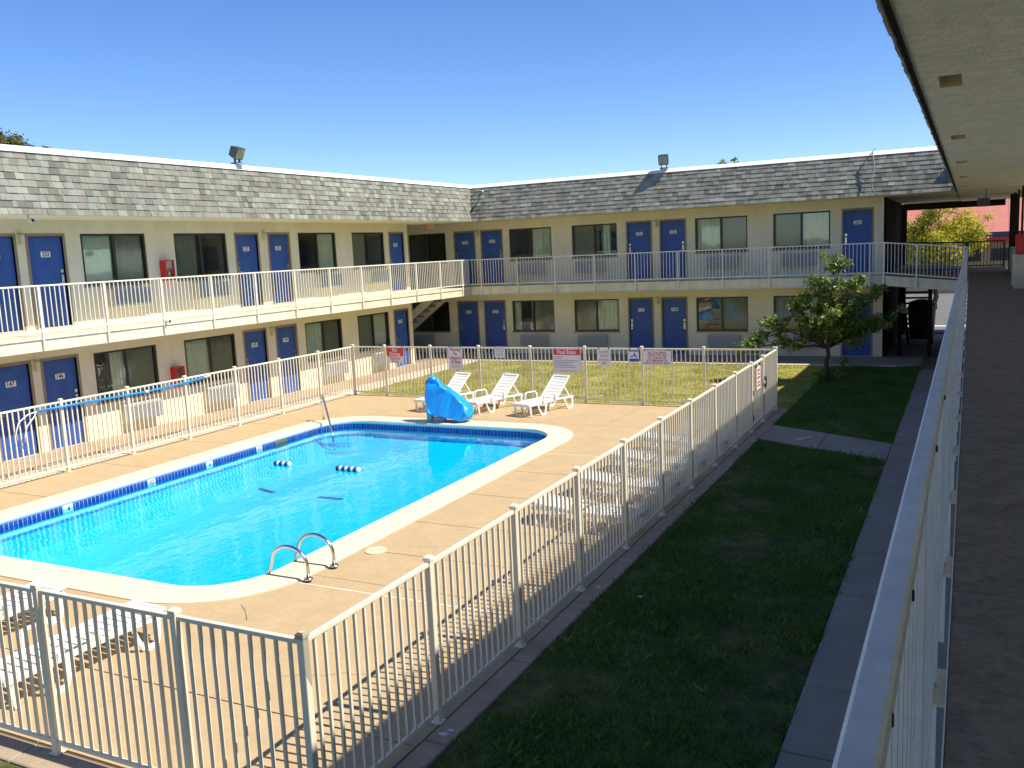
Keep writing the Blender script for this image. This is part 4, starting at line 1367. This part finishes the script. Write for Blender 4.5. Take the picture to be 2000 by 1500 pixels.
def b_rules(mb):
    mb.box(-.38, .38, -.0055, -.0041, .15, .30, 1)
    add_text(mb, 'Pool Rules', .15, 0, .225, -.006, 0, .52)
    rows_ = [.26, .18, .68, .58, .42, .50, .60]
    for i, w in enumerate(rows_):
        z = .10 - i * .045
        x = -.36
        while x < -.36 + w:
            k = random.uniform(.03, .08)
            mb.box(x, min(x + k, -.36 + w + .02), -.0047, -.0041, z - .008, z + .010, 2); x += k + .014
    add_text(mb, 'No Lifeguard On Duty', .05, .02, -.265, -.0045, 2, .46)
sign('rules_sign', 'large white Pool Rules sign with a red title band on the back fence', -9.33, 1.10, .78, .62, SY, b_rules, [M['signwhite'], M['redsign'], M['greyink']])
def b_pets(mb):
    for s, z, w, mi in (('NO PETS', .13, .25, 1), ('ALLOWED', .04, .22, 2), ('IN POOL', -.06, .25, 1), ('AREA', -.15, .14, 1)):
        add_text(mb, s, .09, 0, z, -.0045, mi, w)
sign('notice_sign', 'white NO PETS notice with thin hand lettering on the back fence', -8.30, 1.20, .32, .45, SY, b_pets, [M['signwhite'], M['greyink'], M['redsign']])
def b_lift(mb):
    mb.box(-.12, .12, -.0055, -.0041, .105, .15, 1); mb.box(-.12, .12, -.0055, -.0041, -.15, -.07, 1)
    add_text(mb, 'POOL LIFT', .035, 0, .128, -.006, 0, .20)
    mb.box(-.09, -.02, -.0055, -.0041, -.035, -.005, 1)
    pts = [(.015, .085), (.045, .07), (.035, .03), (.10, -.03), (.085, -.05), (.01, -.005), (-.03, .02), (-.02, .04), (.01, .045)]
    k = len(mb.v); mb.v += [(px, -.0056, pz) for px, pz in pts]; mb.f.append(tuple(k + i for i in range(len(pts)))[::-1]); mb.m.append(1); mb.sm.append(False)
sign('information_sign', 'small blue and white pictogram sign beside a post of the back fence', -7.50, 1.25, .265, .32, SY, b_lift, [M['signwhite'], M['bluesign']])
def b_child(mb):
    for i, (s, w) in enumerate((('ALL CHILDREN', .46), ('UNDER THE AGE', .50), ('OF 16 MUST BE', .47), ('ACCOMPANIED BY', .56), ('ADULT IN POOL AREA', .66))):
        add_text(mb, s, .072, 0, .128 - .064 * i, -.0045, 1, w)
sign('notice_sign', 'wide white ALL CHILDREN UNDER THE AGE OF 16 notice in red capitals', -6.90, 1.20, .72, .38, SY, b_child, [M['signwhite'], M['maroon']])
def b_gate(mb):
    for z, w in ((.16, .26), (.08, .2), (-.0, .3), (-.1, .24), (-.17, .3)):
        mb.box(-w / 2, w / 2, -.0048, -.0041, z - .022, z + .022, 1)
sign('notice_sign', 'white notice with red lines hung on the pool gate', FX1 + .03, 1.08, .40, .50, 19.52, b_gate, [M['signwhite'], M['redsign']], PI / 2)

# ------------------------------------------------------------------ lounge chairs
def slat_strip(mb, p0, p1, w, n, gap=.28, th=.016):
    """n cross slats along p0-p1 (in the xz.. plane along +y), width w in x"""
    p0 = Vector(p0); p1 = Vector(p1); d = p1 - p0
    up = Vector((0, -d.z, d.y)).normalized()
    for i in range(n):
        a = p0 + d * ((i + gap / 2) / n); b = p0 + d * ((i + 1 - gap / 2) / n)
        mb.hexa([a + Vector((-w / 2, 0, 0)) - up * th, a + Vector((w / 2, 0, 0)) - up * th, b + Vector((w / 2, 0, 0)) - up * th, b + Vector((-w / 2, 0, 0)) - up * th,
                 a + Vector((-w / 2, 0, 0)), a + Vector((w / 2, 0, 0)), b + Vector((w / 2, 0, 0)), b + Vector((-w / 2, 0, 0))])


def make_lounger(back_deg, label, at, rz, group, extra=0.0):
    """resin chaise: foot end at -y, head at +y, origin under its middle"""
    t = thing('lounge_chair', label, 'lounge chair', at, rz, group)
    t.scale = (.88, .88, .92)
    SZ = .34
    hinge = Vector((0, .22, SZ)); ba = math.radians(back_deg)
    top = hinge + Vector((0, math.cos(ba) * .80, math.sin(ba) * .80))
    # seat frame with slats
    f = MB()
    for s in (-1, 1):
        f.bar((s * .285, -.98, SZ - .03), (s * .285, .24, SZ - .02), .05, .07)
        f.bar((s * .285, .24, SZ - .02), (s * .285, .96, SZ - .05), .045, .06)
    f.bar((-.31, -.98, SZ - .03), (.31, -.98, SZ - .03), .06, .075)
    f.bar((-.31, .96, SZ - .05), (.31, .96, SZ - .05), .05, .06)
    link('seat_frame', bevelled(f.mesh('seat_frame', M['plastic']), .012, 2), t, (0, 0, 0), world=False)
    slab_ = [((0, -.95 + .127 * i, SZ - .008 - .012 * math.sin(i / 8 * PI)), (0, -.95 + .127 * (i + 1), SZ - .008 - .012 * math.sin((i + 1) / 8 * PI))) for i in range(9)]
    for a, b in slab_:
        mb = MB(); slat_strip(mb, a, b, .53, 1, .22)
        link('seat_slat', mb.mesh('slat', M['plastic']), t, (0, 0, 0), world=False)
    bf = MB()
    for s in (-1, 1):
        bf.bar(hinge + Vector((s * .28, 0, 0)), top + Vector((s * .28, 0, 0)), .055, .04, up=(0, -math.sin(ba), math.cos(ba)))
    bf.bar(top + Vector((-.305, 0, 0)), top + Vector((.305, 0, 0)), .04, .07, up=(0, math.cos(ba), math.sin(ba)))
    back = link('backrest', bevelled(bf.mesh('backrest', M['plastic']), .012, 2), t, (0, 0, 0), world=False)
    d = (top - hinge) / 7
    for i in range(7):
        mb = MB(); slat_strip(mb, hinge + d * i, hinge + d * (i + 1), .51, 1, .17)
        link('back_slat', mb.mesh('slat', M['plastic']), back, (0, 0, 0), world=False)
    if back_deg > 20:
        for s in (-1, 1):
            q = hinge + (top - hinge) * .62
            link('back_brace', MB().bar(q + Vector((s * .25, 0, 0)), (s * .25, .86, SZ - .04), .03, .03).mesh('brace', M['plastic']), t, (0, 0, 0), world=False)
    # legs: loops that flare to the ground
    for s in (-1, 1):
        for y0, y1, nm in ((-.62, -.28, 'front_leg'), (.56, .92, 'rear_leg')):
            lm = MB()
            pts = [(s * .30, y0, SZ - .05), (s * .325, y0 + .03, .16), (s * .34, y0 + .09, .022), (s * .34, y1 - .09, .022), (s * .325, y1 - .03, .16), (s * .30, y1, SZ - .05)]
            for p, q in zip(pts[:-1], pts[1:]):
                lm.bar(p, q, .05, .045)
            link('leg', lm.mesh(nm, M['plastic']), t, (0, 0, 0), world=False)
        am = MB()
        apts = [(s * .335, -.42, SZ - .03), (s * .345, -.40, SZ + .15), (s * .345, -.35, SZ + .20), (s * .345, .02, SZ + .19), (s * .34, .08, SZ + .13), (s * .335, .10, SZ - .02)]
        for p, q in zip(apts[:-1], apts[1:]):
            am.bar(p, q, .05, .028)
        link('armrest', am.mesh('arm', M['plastic']), t, (0, 0, 0), world=False)
    lm = MB()
    for s in (-1, 1):
        lm.bar((s * .27, -.93, SZ - .05), (s * .29, -.90, .012), .045, .05)
    link('foot_leg', lm.mesh('foot', M['plastic']), t, (0, 0, 0), world=False)
    return t


GL = 'white resin lounge chairs around the pool'
TH = -.26
make_lounger(41, 'white slatted lounge chair partly hidden behind the blue covered pool lift', (-12.33, 20.35, 0), TH, GL)
make_lounger(41, 'white slatted lounge chair with raised back just right of the blue covered lift', (-10.87, 20.32, 0), TH, GL)
make_lounger(41, 'white slatted lounge chair with raised back below the Pool Rules sign', (-9.42, 20.28, 0), TH, GL)


def lounger_axis(head, foot):
    h = Vector(head); f = Vector(foot); d = h - f
    return ((h.x + f.x) / 2, (h.y + f.y) / 2, 0), math.atan2(-d.x, d.y)


make_lounger(2, 'low white lounge chair behind the foreground fence, the one closer to the pool ladder', (-8.02, 5.75, 0), -.05, GL)
make_lounger(2, 'low white lounge chair behind the foreground fence at the very left edge', (-9.62, 5.82, 0), .04, GL)
rl = ['low white lounge chair behind the right fence, nearest of that row', 'low white lounge chair behind the right fence, second of that row', 'low white lounge chair behind the right fence, third of that row', 'low white lounge chair behind the right fence, farthest of that row']
for y, lb in zip((12.02, 13.62, 15.25, 16.85), rl):
    make_lounger(3, lb, (-4.86, y - .22, 0), PI / 2 - .14 + random.uniform(-.06, .06), GL).scale = (.84, .82, .84)

# ------------------------------------------------------------------ pool lift under its blue cover
lift = thing('pool_lift', 'pool lift shrouded in a bright blue cover at the far end of the pool', 'pool lift', (-11.10, 18.40, .03), .18)
outl = [(-.50, .20), (-.52, .55), (-.50, .92), (-.42, 1.05), (-.30, 1.08), (-.19, 1.0), (-.12, .90), (.05, .78), (.30, .60), (.50, .42), (.60, .26), (.62, .14), (.55, .03), (.42, -.02), (.28, .02), (.10, .07), (-.12, .10), (-.34, .14)]
oc = (0.0, .45)
mb = MB(); NL = 13; nn = len(outl)
dense = []
for i in range(nn):
    a = outl[i]; b = outl[(i + 1) % nn]
    for k in range(3): dense.append((a[0] + (b[0] - a[0]) * k / 3, a[1] + (b[1] - a[1]) * k / 3))
nn = len(dense)
grid = []
for j in range(NL):
    t = -1 + 2 * j / (NL - 1)
    s = (1 - abs(t) ** 2.6) ** .5 * .55 + .45 if abs(t) < 1 else .45
    row = []
    for i, (x, z) in enumerate(dense):
        w = .10 + .18 * max(0, min(1, (1.0 - z)))          # thicker low down
        fold = 1 + .05 * math.sin(i * 1.7 + j * .6) * (1 - t * t) + .03 * math.sin(i * .55 + j * 2.1)
        px = oc[0] + (x - oc[0]) * (s * .25 + .75) * fold; pz = oc[1] + (z - oc[1]) * (s * .25 + .75) * (1 + .02 * math.sin(i * 1.1 + j))
        if z > .85: px = -.38 + (px + .38) * .9
        row.append((px, t * w + .02 * math.sin(i * .9 + j * 1.3), pz + .03))
    grid.append(row)
for j in range(NL - 1):
    for i in range(nn):
        k = (i + 1) % nn
        mb.face([grid[j][i], grid[j][k], grid[j + 1][k], grid[j + 1][i]], 0, True)
mb.face(grid[0][::-1], 0, False); mb.face(grid[-1], 0, False)
cm = mb.mesh('cover', M['cover'])
bm = bmesh.new(); bm.from_mesh(cm); bmesh.ops.remove_doubles(bm, verts=bm.verts, dist=1e-5); bmesh.ops.triangulate(bm, faces=[f for f in bm.faces if len(f.verts) > 4]); bmesh.ops.recalc_face_normals(bm, faces=bm.faces); bm.to_mesh(cm); bm.free()
link('cover', cm, lift, (0, 0, 0), world=False)
bs = MB(); bs.box(-.50, -.38, -.10, .10, 0.0, .22); bs.box(-.36, -.06, -.09, .09, .0, .10); bs.box(-.52, .0, -.16, .16, 0, .012)
link('base', bevelled(bs.mesh('base', M['bluegrey']), .01), lift, (0, 0, 0), world=False)

# ------------------------------------------------------------------ ladder, hand rail
lad = thing('pool_ladder', 'chrome pool ladder with two curved grab rails at the near end', 'ladder', (-7.36, 8.83, 0))
for y in (-.26, .26):
    pts = [(.02, y, 0.02)]
    for i in range(17):
        a = PI * i / 16
        pts.append((-.27 + .29 * math.cos(a), y, .19 + .24 * math.sin(a)))
    pts += [(-.62, y, .05), (-.70, y, -.20), (-.71, y, -.9)]
    link('grab_rail', MB().tube(pts, .024, 10).mesh('gr', M['chrome']), lad, (-7.36, 8.83, 0))
    link('escutcheon', MB().cyl(.02, y, .018, .04, .055, 16).mesh('esc', M['chrome']), lad, (-7.36, 8.83, .012))
for z in (-.35, -.62):
    link('step', MB().box(-.76, -.66, -.25, .25, z, z + .03).mesh('step', M['chrome']), lad, (-7.36, 8.83, 0))
hr = thing('hand_rail', 'straight chrome hand rail slanting into the far left corner steps', 'hand rail', (-14.38, 17.85, 0))
pts = [(-14.38, 17.85, .0), (-14.40, 17.86, .60), (-14.38, 17.84, .66), (-14.31, 17.78, .66), (-13.52, 17.05, -.08), (-13.44, 16.98, -.2), (-13.42, 16.96, -.6)]
link('rail', MB().tube(pts, .024, 10).mesh('rail', M['chrome']), hr, (0, 0, 0))
link('escutcheon', MB().cyl(-14.38, 17.85, .018, .04, .05, 16).mesh('esc', M['chrome']), hr, (0, 0, 0))

# ------------------------------------------------------------------ floats of the lane rope
def float_rope(label, x0, x1, y, n):
    t = thing('float_line', label, 'pool float', ((x0 + x1) / 2, y, WZ))
    w = (x1 - x0) / n
    for i in range(n):
        xa = x0 + w * i; xb = xa + w
        mid = (xa + xb) / 2; r = .055
        pr = [(xa + .004, r * .55), (xa + w * .2, r), (xb - w * .2, r), (xb - .004, r * .55)]
        mb = MB(); mb.tube([(p[0], y, WZ + .03) for p in pr], [p[1] for p in pr], 12)
        link('float', mb.mesh('float', M['signwhite'] if i % 2 else M['floatblue']), t, (0, 0, 0))


float_rope('short string of navy and white floats on the water, left one', -12.72, -12.30, 14.1, 6)
float_rope('longer string of navy and white floats on the water, right one', -11.14, -10.58, 14.1, 8)

# ------------------------------------------------------------------ blue pole with net hoop on the left fence
pole = thing('skimmer_pole', 'long blue pole with a pale net hoop hung along the left fence', 'pole', (FX0 + .06, 13.5, 1.33))
link('shaft', MB().tube([(FX0 + .06, 11.35, 1.34), (FX0 + .06, 12.4, 1.33), (FX0 + .05, 14.0, 1.30), (FX0 + .05, 15.2, 1.33), (FX0 + .05, 15.75, 1.37)], .024, 8).mesh('shaft', M['poleblue']), pole, (0, 0, 0))
link('grip', MB().tube([(FX0 + .05, 15.75, 1.37), (FX0 + .05, 15.93, 1.385)], .02, 8).mesh('grip', M['signwhite']), pole, (0, 0, 0))
link('collar', MB().tube([(FX0 + .05, 14.0, 1.30), (FX0 + .05, 14.08, 1.302)], .034, 8).mesh('collar', M['fence']), pole, (0, 0, 0))
hp = [(FX0 + .07, 11.36, 1.34), (FX0 + .09, 11.15, 1.31), (FX0 + .1, 10.95, 1.2), (FX0 + .1, 10.87, 1.02), (FX0 + .09, 10.90, .86)]
hp2 = [(FX0 + .07, 11.36, 1.34), (FX0 + .13, 11.25, 1.25), (FX0 + .14, 11.08, 1.10), (FX0 + .13, 11.02, .92), (FX0 + .10, 11.04, .80)]
nb = MB(); nb.tube(hp, .013, 6); nb.tube(hp2, .013, 6)
link('net_hoop', nb.mesh('hoop', M['signwhite']), pole, (0, 0, 0))

# ------------------------------------------------------------------ floodlights, cabinets, cameras, cables on the buildings
def floodlight(label, at, rz, tilt, s=1.0):
    t = thing('floodlight', label, 'floodlight', at, rz)
    h = MB()
    w, d, hh = .40 * s, .34 * s, .40 * s
    c, sn = math.cos(tilt), math.sin(tilt)
    def R(p): return (p[0], p[1] * c - p[2] * sn, .12 + .26 * s + p[1] * sn + p[2] * c)
    k = [(-w / 2 * .8, d / 2, -hh / 2 * .8), (-w / 2, -d / 2, -hh / 2), (w / 2, -d / 2, -hh / 2), (w / 2 * .8, d / 2, -hh / 2 * .8), (-w / 2 * .8, d / 2, hh / 2 * .8), (-w / 2, -d / 2, hh / 2), (w / 2, -d / 2, hh / 2), (w / 2 * .8, d / 2, hh / 2 * .8)]
    h.hexa([R(q) for q in (k[1], k[2], k[3], k[0], k[5], k[6], k[7], k[4])])
    link('housing', bevelled(h.mesh('housing', M['fixture']), .012), t, (0, 0, 0), world=False)
    gl = MB(); gl.hexa([R(q) for q in ((-w * .42, -d / 2 - .012, -hh * .40), (w * .42, -d / 2 - .012, -hh * .40), (w * .42, -d / 2, -hh * .40), (-w * .42, -d / 2, -hh * .40), (-w * .42, -d / 2 - .012, hh * .40), (w * .42, -d / 2 - .012, hh * .40), (w * .42, -d / 2, hh * .40), (-w * .42, -d / 2, hh * .40))])
    link('lens', gl.mesh('lens', M['fixtureglass']), t, (0, 0, 0), world=False)
    b = MB(); b.box(-.16 * s, .16 * s, -.08, .10, .03, .06); b.box(-.12 * s, -.09 * s, -.03, .03, .06, .22); b.box(.09 * s, .12 * s, -.03, .03, .06, .22); b.box(-.14 * s, .14 * s, -.15, .12, 0, .03, 1)
    link('bracket', b.mesh('bracket', [M['fixture'], M['bluegrey']]), t, (0, 0, 0), world=False)


floodlight('dark floodlight on the sunlit left roof edge', (LT - .02, 18.45, TZ + .10), PI / 2, .45, .78)
floodlight('dark floodlight on the back roof edge with a long shadow below it', (-9.42, FT_ - .02, TZ + .085), 0.12, .30, .86)

for z, lb in ((3.65, 'red fire extinguisher cabinet on the upper left gallery wall'), (.90, 'red fire extinguisher cabinet on the ground floor left wall')):
    t = thing('extinguisher_cabinet', lb, 'cabinet', (XL, 17.05, z), PI / 2, 'fire extinguisher cabinets')
    c = MB()
    c.box(-.16, .16, -.02, 0, 0, .52); c.box(-.16, -.14, -.18, -.021, 0, .52); c.box(.14, .16, -.18, -.021, 0, .52); c.box(-.139, .139, -.18, -.021, 0, .02); c.box(-.139, .139, -.18, -.021, .50, .52)
    c.box(-.139, -.11, -.18, -.17, .021, .499); c.box(.11, .139, -.18, -.17, .021, .499)
    link('case', c.mesh('case', M['red']), t, (0, 0, 0), world=False)
    link('door_pane', MB().box(-.109, .109, -.177, -.173, .021, .499).mesh('pane', M['pane']), t, (0, 0, 0), world=False)
    e = MB(); e.tube([(0, -.09, .03), (0, -.09, .30), (0, -.09, .36), (0, -.09, .40)], [.055, .055, .025, .025], 12); e.box(-.03, .03, -.15, -.09, .12, .22, 1)
    o = link('extinguisher', e.mesh('ext', [M['red'], M['signwhite']]), t, (0, 0, 0), world=False)
t = thing('extinguisher_cabinet', 'tall red fire extinguisher cabinet on the knee wall of the right gallery', 'cabinet', (XN - .11, 25.75, 3.34))
link('case', bevelled(MB().box(-.10, .09, 0, .20, 0, .50).mesh('case', M['red']), .01), t, (0, 0, 0), world=False)
link('door_pane', MB().box(-.07, .06, -.006, 0, .06, .44).mesh('pane', M['redsign']), t, (0, 0, 0), world=False)

def cctv(label, at, rz):
    t = thing('security_camera', label, 'camera', at, rz)
    link('body', MB().tube([(0, .06, 0), (0, -.08, -.02)], .045, 12).mesh('body', M['signwhite']), t, (0, 0, 0), world=False)
    link('lens', MB().tube([(0, -.081, -.02), (0, -.09, -.021)], .03, 12).mesh('lens', M['black']), t, (0, 0, 0), world=False)
    link('mount', MB().tube([(0, .03, .0), (0, .06, .09)], .02, 8).mesh('mount', M['signwhite']), t, (0, 0, 0), world=False)


cctv('small white security camera under the left eave above the door 253', (-17.0, 12.35, 5.07), PI / 2)
cctv('small white camera fixed to the balcony edge below the left railing', (-17.06, 15.66, 2.74), PI / 2)
cctv('small white camera on the dark shingles by the inside roof corner', (-16.45, FE + .42, 6.26), 0)
o = link('cable', MB().tube([(-16.45, FE + .40, 6.17), (-16.52, FE + .30, 5.98), (-16.66, FE + .14, 5.72), (-16.74, FE + .03, 5.58), (-16.72, FE + .03, 5.50)], [.012, .012, .025, .045, .02], 8).mesh('cable', M['rubber']))
o['label'] = 'black cable drooping from the camera into the inside roof corner'; o['category'] = 'cable'
o = link('cable', MB().tube([(-2.70, 30.85, 6.62), (-2.76, 30.62, 6.5), (-2.72, 30.50, 6.2), (-2.68, 30.42, 5.95), (-2.76, 30.30, 5.65), (-2.72, 30.22, 5.35), (-2.58, 30.2, 5.14)], .020, 8).mesh('cable', M['cablegrey']))
o['label'] = 'grey cable hanging loosely down the shingles near door 221'; o['category'] = 'cable'
t = thing('exit_sign', 'small orange exit box hanging at the upper left corner passage', 'sign', (-18.58, 30.3, 4.98))
link('box', bevelled(MB().box(-.17, .17, -.03, .03, 0, .20).mesh('exit', M['orange']), .01), t, (0, 0, 0), world=False)
link('stem', MB().cyl(0, 0, .20, .19 + .02, .015, 8).mesh('stem', M['lamp']), t, (0, 0, 0), world=False)
t = thing('hanging_light', 'dark box light hanging under the right gallery ceiling', 'light', (.30, 30.0, 4.64))
link('box', bevelled(MB().box(-.16, .16, -.10, .10, 0, .24).mesh('hl', M['fixture']), .01), t, (0, 0, 0), world=False)
link('stem', MB().cyl(.06, 0, .24, .50, .02, 8).mesh('stem', M['cablegrey']), t, (0, 0, 0), world=False)
o = link('alarm_bell', MB().tube([(XN - .002, 20.9, 4.72), (XN - .05, 20.9, 4.72), (XN - .07, 20.9, 4.72)], [.07, .07, .03], 14).mesh('bell', M['red']))
o['label'] = 'small round red alarm bell high on the right gallery wall'; o['category'] = 'bell'

# ------------------------------------------------------------------ bin behind the stair
t = thing('rubbish_bin', 'dark rounded rubbish bin behind the open stair', 'bin', (-1.62, 38.3, 0))
link('body', MB().tube([(0, 0, 0), (0, 0, .1), (0, 0, 1.15), (0, 0, 1.25)], [.40, .44, .5, .46], 16).mesh('body', M['iron']), t, (0, 0, 0), world=False)
link('lid', MB().tube([(0, 0, 1.251), (0, 0, 1.36), (0, 0, 1.44)], [.5, .42, .15], 16).mesh('lid', M['iron']), t, (0, 0, 0), world=False)


# ================================================================== TREES AND WHAT LIES BEYOND
def leaf_cloud(name, centres, n, size, mt, seed, flat=.6):
    r = np.random.default_rng(seed)
    C_ = np.array([c[:3] for c in centres]); R_ = np.array([c[3] for c in centres])
    wgt = R_ ** 2.2; wgt /= wgt.sum()
    idx = r.choice(len(C_), n, p=wgt)
    d = r.normal(size=(n, 3)); d /= np.linalg.norm(d, axis=1)[:, None]
    rad = R_[idx] * r.random(n) ** .45 * r.uniform(.75, 1.2, n)
    P = C_[idx] + d * rad[:, None] * np.array([1, 1, .8])
    nrm = d + r.normal(size=(n, 3)) * .7 + np.array([0, 0, flat]); nrm /= np.linalg.norm(nrm, axis=1)[:, None]
    a = np.cross(nrm, r.normal(size=(n, 3))); a /= np.linalg.norm(a, axis=1)[:, None]
    b = np.cross(nrm, a)
    s = size * r.uniform(.6, 1.35, n)[:, None]
    V = np.zeros((n, 4, 3), np.float32)
    V[:, 0] = P - a * s; V[:, 1] = P + b * s * .42 - nrm * s * .15; V[:, 2] = P + a * s; V[:, 3] = P - b * s * .42 - nrm * s * .15
    F = np.empty((n, 2, 3), np.int32); k = np.arange(n) * 4
    F[:, 0] = np.stack([k, k + 1, k + 2], 1); F[:, 1] = np.stack([k, k + 2, k + 3], 1)
    me = bpy.data.meshes.new(name)
    me.vertices.add(n * 4); me.vertices.foreach_set('co', V.ravel())
    me.loops.add(n * 6); me.loops.foreach_set('vertex_index', F.ravel())
    me.polygons.add(n * 2); me.polygons.foreach_set('loop_start', np.arange(n * 2, dtype=np.int32) * 3); me.polygons.foreach_set('loop_total', np.full(n * 2, 3, np.int32))
    me.materials.append(mt); me.update(calc_edges=True)
    return me


def limb(mb, p, q, r0, r1, seed, n=5, wob=.08):
    rr = random.Random(seed); p = Vector(p); q = Vector(q); L_ = (q - p).length
    pts = [p]
    for i in range(1, n):
        pts.append(p.lerp(q, i / n) + Vector((rr.uniform(-1, 1), rr.uniform(-1, 1), rr.uniform(-.5, .7))) * wob * L_)
    pts.append(q)
    mb.tube(pts, [r0 + (r1 - r0) * i / n for i in range(n + 1)], 7)
    return pts


def tree(name, label, base, fork, tips, trunk_r, cl_r, n, size, mt, seed, extra=(), group=None):
    t = thing(name, label, 'tree', base, 0, group)
    tm = MB(); rr = random.Random(seed)
    limb(tm, base, fork, trunk_r, trunk_r * .72, seed, 5, .05)
    cent = list(extra)
    for i, tip in enumerate(tips):
        pts = limb(tm, fork, tip, trunk_r * .55, trunk_r * .12, seed + i + 1, 6, .07)
        for p in pts[2:]:
            cent.append((p.x + rr.uniform(-.5, .5) * cl_r, p.y + rr.uniform(-.5, .5) * cl_r, p.z + rr.uniform(-.2, .5) * cl_r, cl_r * rr.uniform(.55, 1.05)))
            e = p + Vector((rr.uniform(-1, 1), rr.uniform(-1, 1), rr.uniform(-.2, .9))) * cl_r * 1.3
            limb(tm, p, e, trunk_r * .16, trunk_r * .05, seed * 7 + i, 3, .08)
            cent.append((e.x, e.y, e.z, cl_r * rr.uniform(.4, .8)))
    link('trunk', tm.mesh('trunk', M['bark']), t, (0, 0, 0))
    link('crown', leaf_cloud('crown', cent, n, size, mt, seed), t, (0, 0, 0), kind='stuff')
    return t


tree('courtyard_tree', 'small spreading leafy tree on the lawn before the back right rooms', (-3.50, 26.24, -.03), (-3.47, 26.2, .95),
     [(-5.55, 26.0, 1.05), (-5.0, 26.4, 1.65), (-4.35, 25.9, 2.2), (-3.75, 26.5, 2.85), (-3.2, 26.1, 3.35), (-2.75, 26.3, 2.75), (-2.2, 26.0, 2.45), (-1.85, 26.5, 1.75), (-2.7, 26.9, 2.0), (-4.2, 27.0, 1.5), (-3.3, 25.5, 1.9), (-2.35, 26.2, 1.45)],
       .075, .30, 8500, .068, M['leaf'], 11, extra=[(-5.75, 26.0, .95, .30), (-5.35, 26.2, 1.25, .32), (-4.75, 26.1, 1.5, .3), (-4.0, 26.2, 2.35, .32), (-5.0, 26.0, .75, .18), (-3.65, 26.2, .18, .22), (-3.2, 26.1, .25, .2), (-3.05, 26.2, .6, .16)])
tree('distant_tree', 'brownish green tree rising behind the left roof at the top left', (-42, 28.0, 0), (-42, 28.0, 5.5),
     [(-42, 26.8, 9.7), (-42, 28.3, 9.9), (-41.5, 29.6, 9.5), (-42, 30.9, 8.9), (-42.5, 25.0, 10.1), (-42, 23.5, 9.3), (-41, 29.0, 9.2), (-41, 30.2, 9.1), (-41, 31.4, 8.6), (-41, 27.6, 10.0)], .3, .62, 16000, .12, M['leafdark'], 23, extra=[(-42, 27.0, 10.6, 1.0), (-42, 28.2, 10.4, .9), (-42, 29.3, 10.35, .75), (-42, 30.1, 10.3, .7), (-42, 30.9, 10.0, .55), (-42, 31.6, 9.9, .42), (-41.5, 29.0, 9.8, .8), (-41.5, 30.4, 9.6, .7), (-41.5, 31.5, 9.5, .5)])
tree('distant_tree', 'sparse green treetop just showing over the back roof', (-14.4, 60, 0), (-14.4, 60, 6), [(-14.9, 60, 8.75), (-14.3, 60, 9.0), (-13.9, 60, 8.7), (-13.5, 60, 8.6), (-15.4, 60, 8.2)], .2, .45, 1100, .14, M['leaf'], 31)
tree('yellow_tree', 'bright yellow green tree lit by sun beyond the passage', (-1.6, 52, 0), (-1.6, 52, 1.6), [(-3.2, 52, 3.3), (-2.4, 51.5, 4.6), (-1.4, 52, 5.3), (-.5, 52.4, 4.8), (.2, 52, 3.9), (-1.5, 51, 3.4), (-.4, 51.5, 3.0), (-2.8, 52.5, 3.9)], .14, .80, 15000, .085, M['leafyellow'], 41)

rb = thing('red_roofed_building', 'low tan building with a broad red roof beyond the parking lot', 'building', (0, 80, 0))
m = MB(); m.box(-20, 20, 78, 90, 0, 3.35); link('wall', m.mesh('w', M['tanwall']), rb, (0, 0, 0))
m = MB(); m.hexa([(-21, 77, 3.75), (21, 77, 3.75), (21, 90, 3.75), (-21, 90, 3.75), (-21, 80.5, 6.4), (21, 80.5, 6.4), (21, 90, 6.4), (-21, 90, 6.4)])
for i in range(42): m.bar((-20.5 + i, 76.995, 3.75), (-20.5 + i, 80.495, 6.40), .04, .02)
link('roof', m.mesh('r', M['redroof']), rb, (0, 0, 0))
m = MB(); m.box(-21, 21, 76.9, 77.2, 3.35, 3.748); link('fascia', m.mesh('f', M['navy']), rb, (0, 0, 0))
m = MB(); m.box(-21, 21, 76.86, 76.99, 3.02, 3.34); link('fascia_band', m.mesh('f', M['red']), rb, (0, 0, 0))
for x in (-4.5, -.2, 2.3): link('window', MB().box(x - .9, x + .9, 77.93, 77.99, 1.6, 2.5).mesh('w', M['bronze']), rb, (0, 0, 0))
o = link('boundary_wall', MB().box(-12, 12, 66, 66.3, -.1, 1.5).mesh('bw', M['tanwall']))
o['label'] = 'low tan block wall in sun beyond the parking lot'; o['category'] = 'wall'
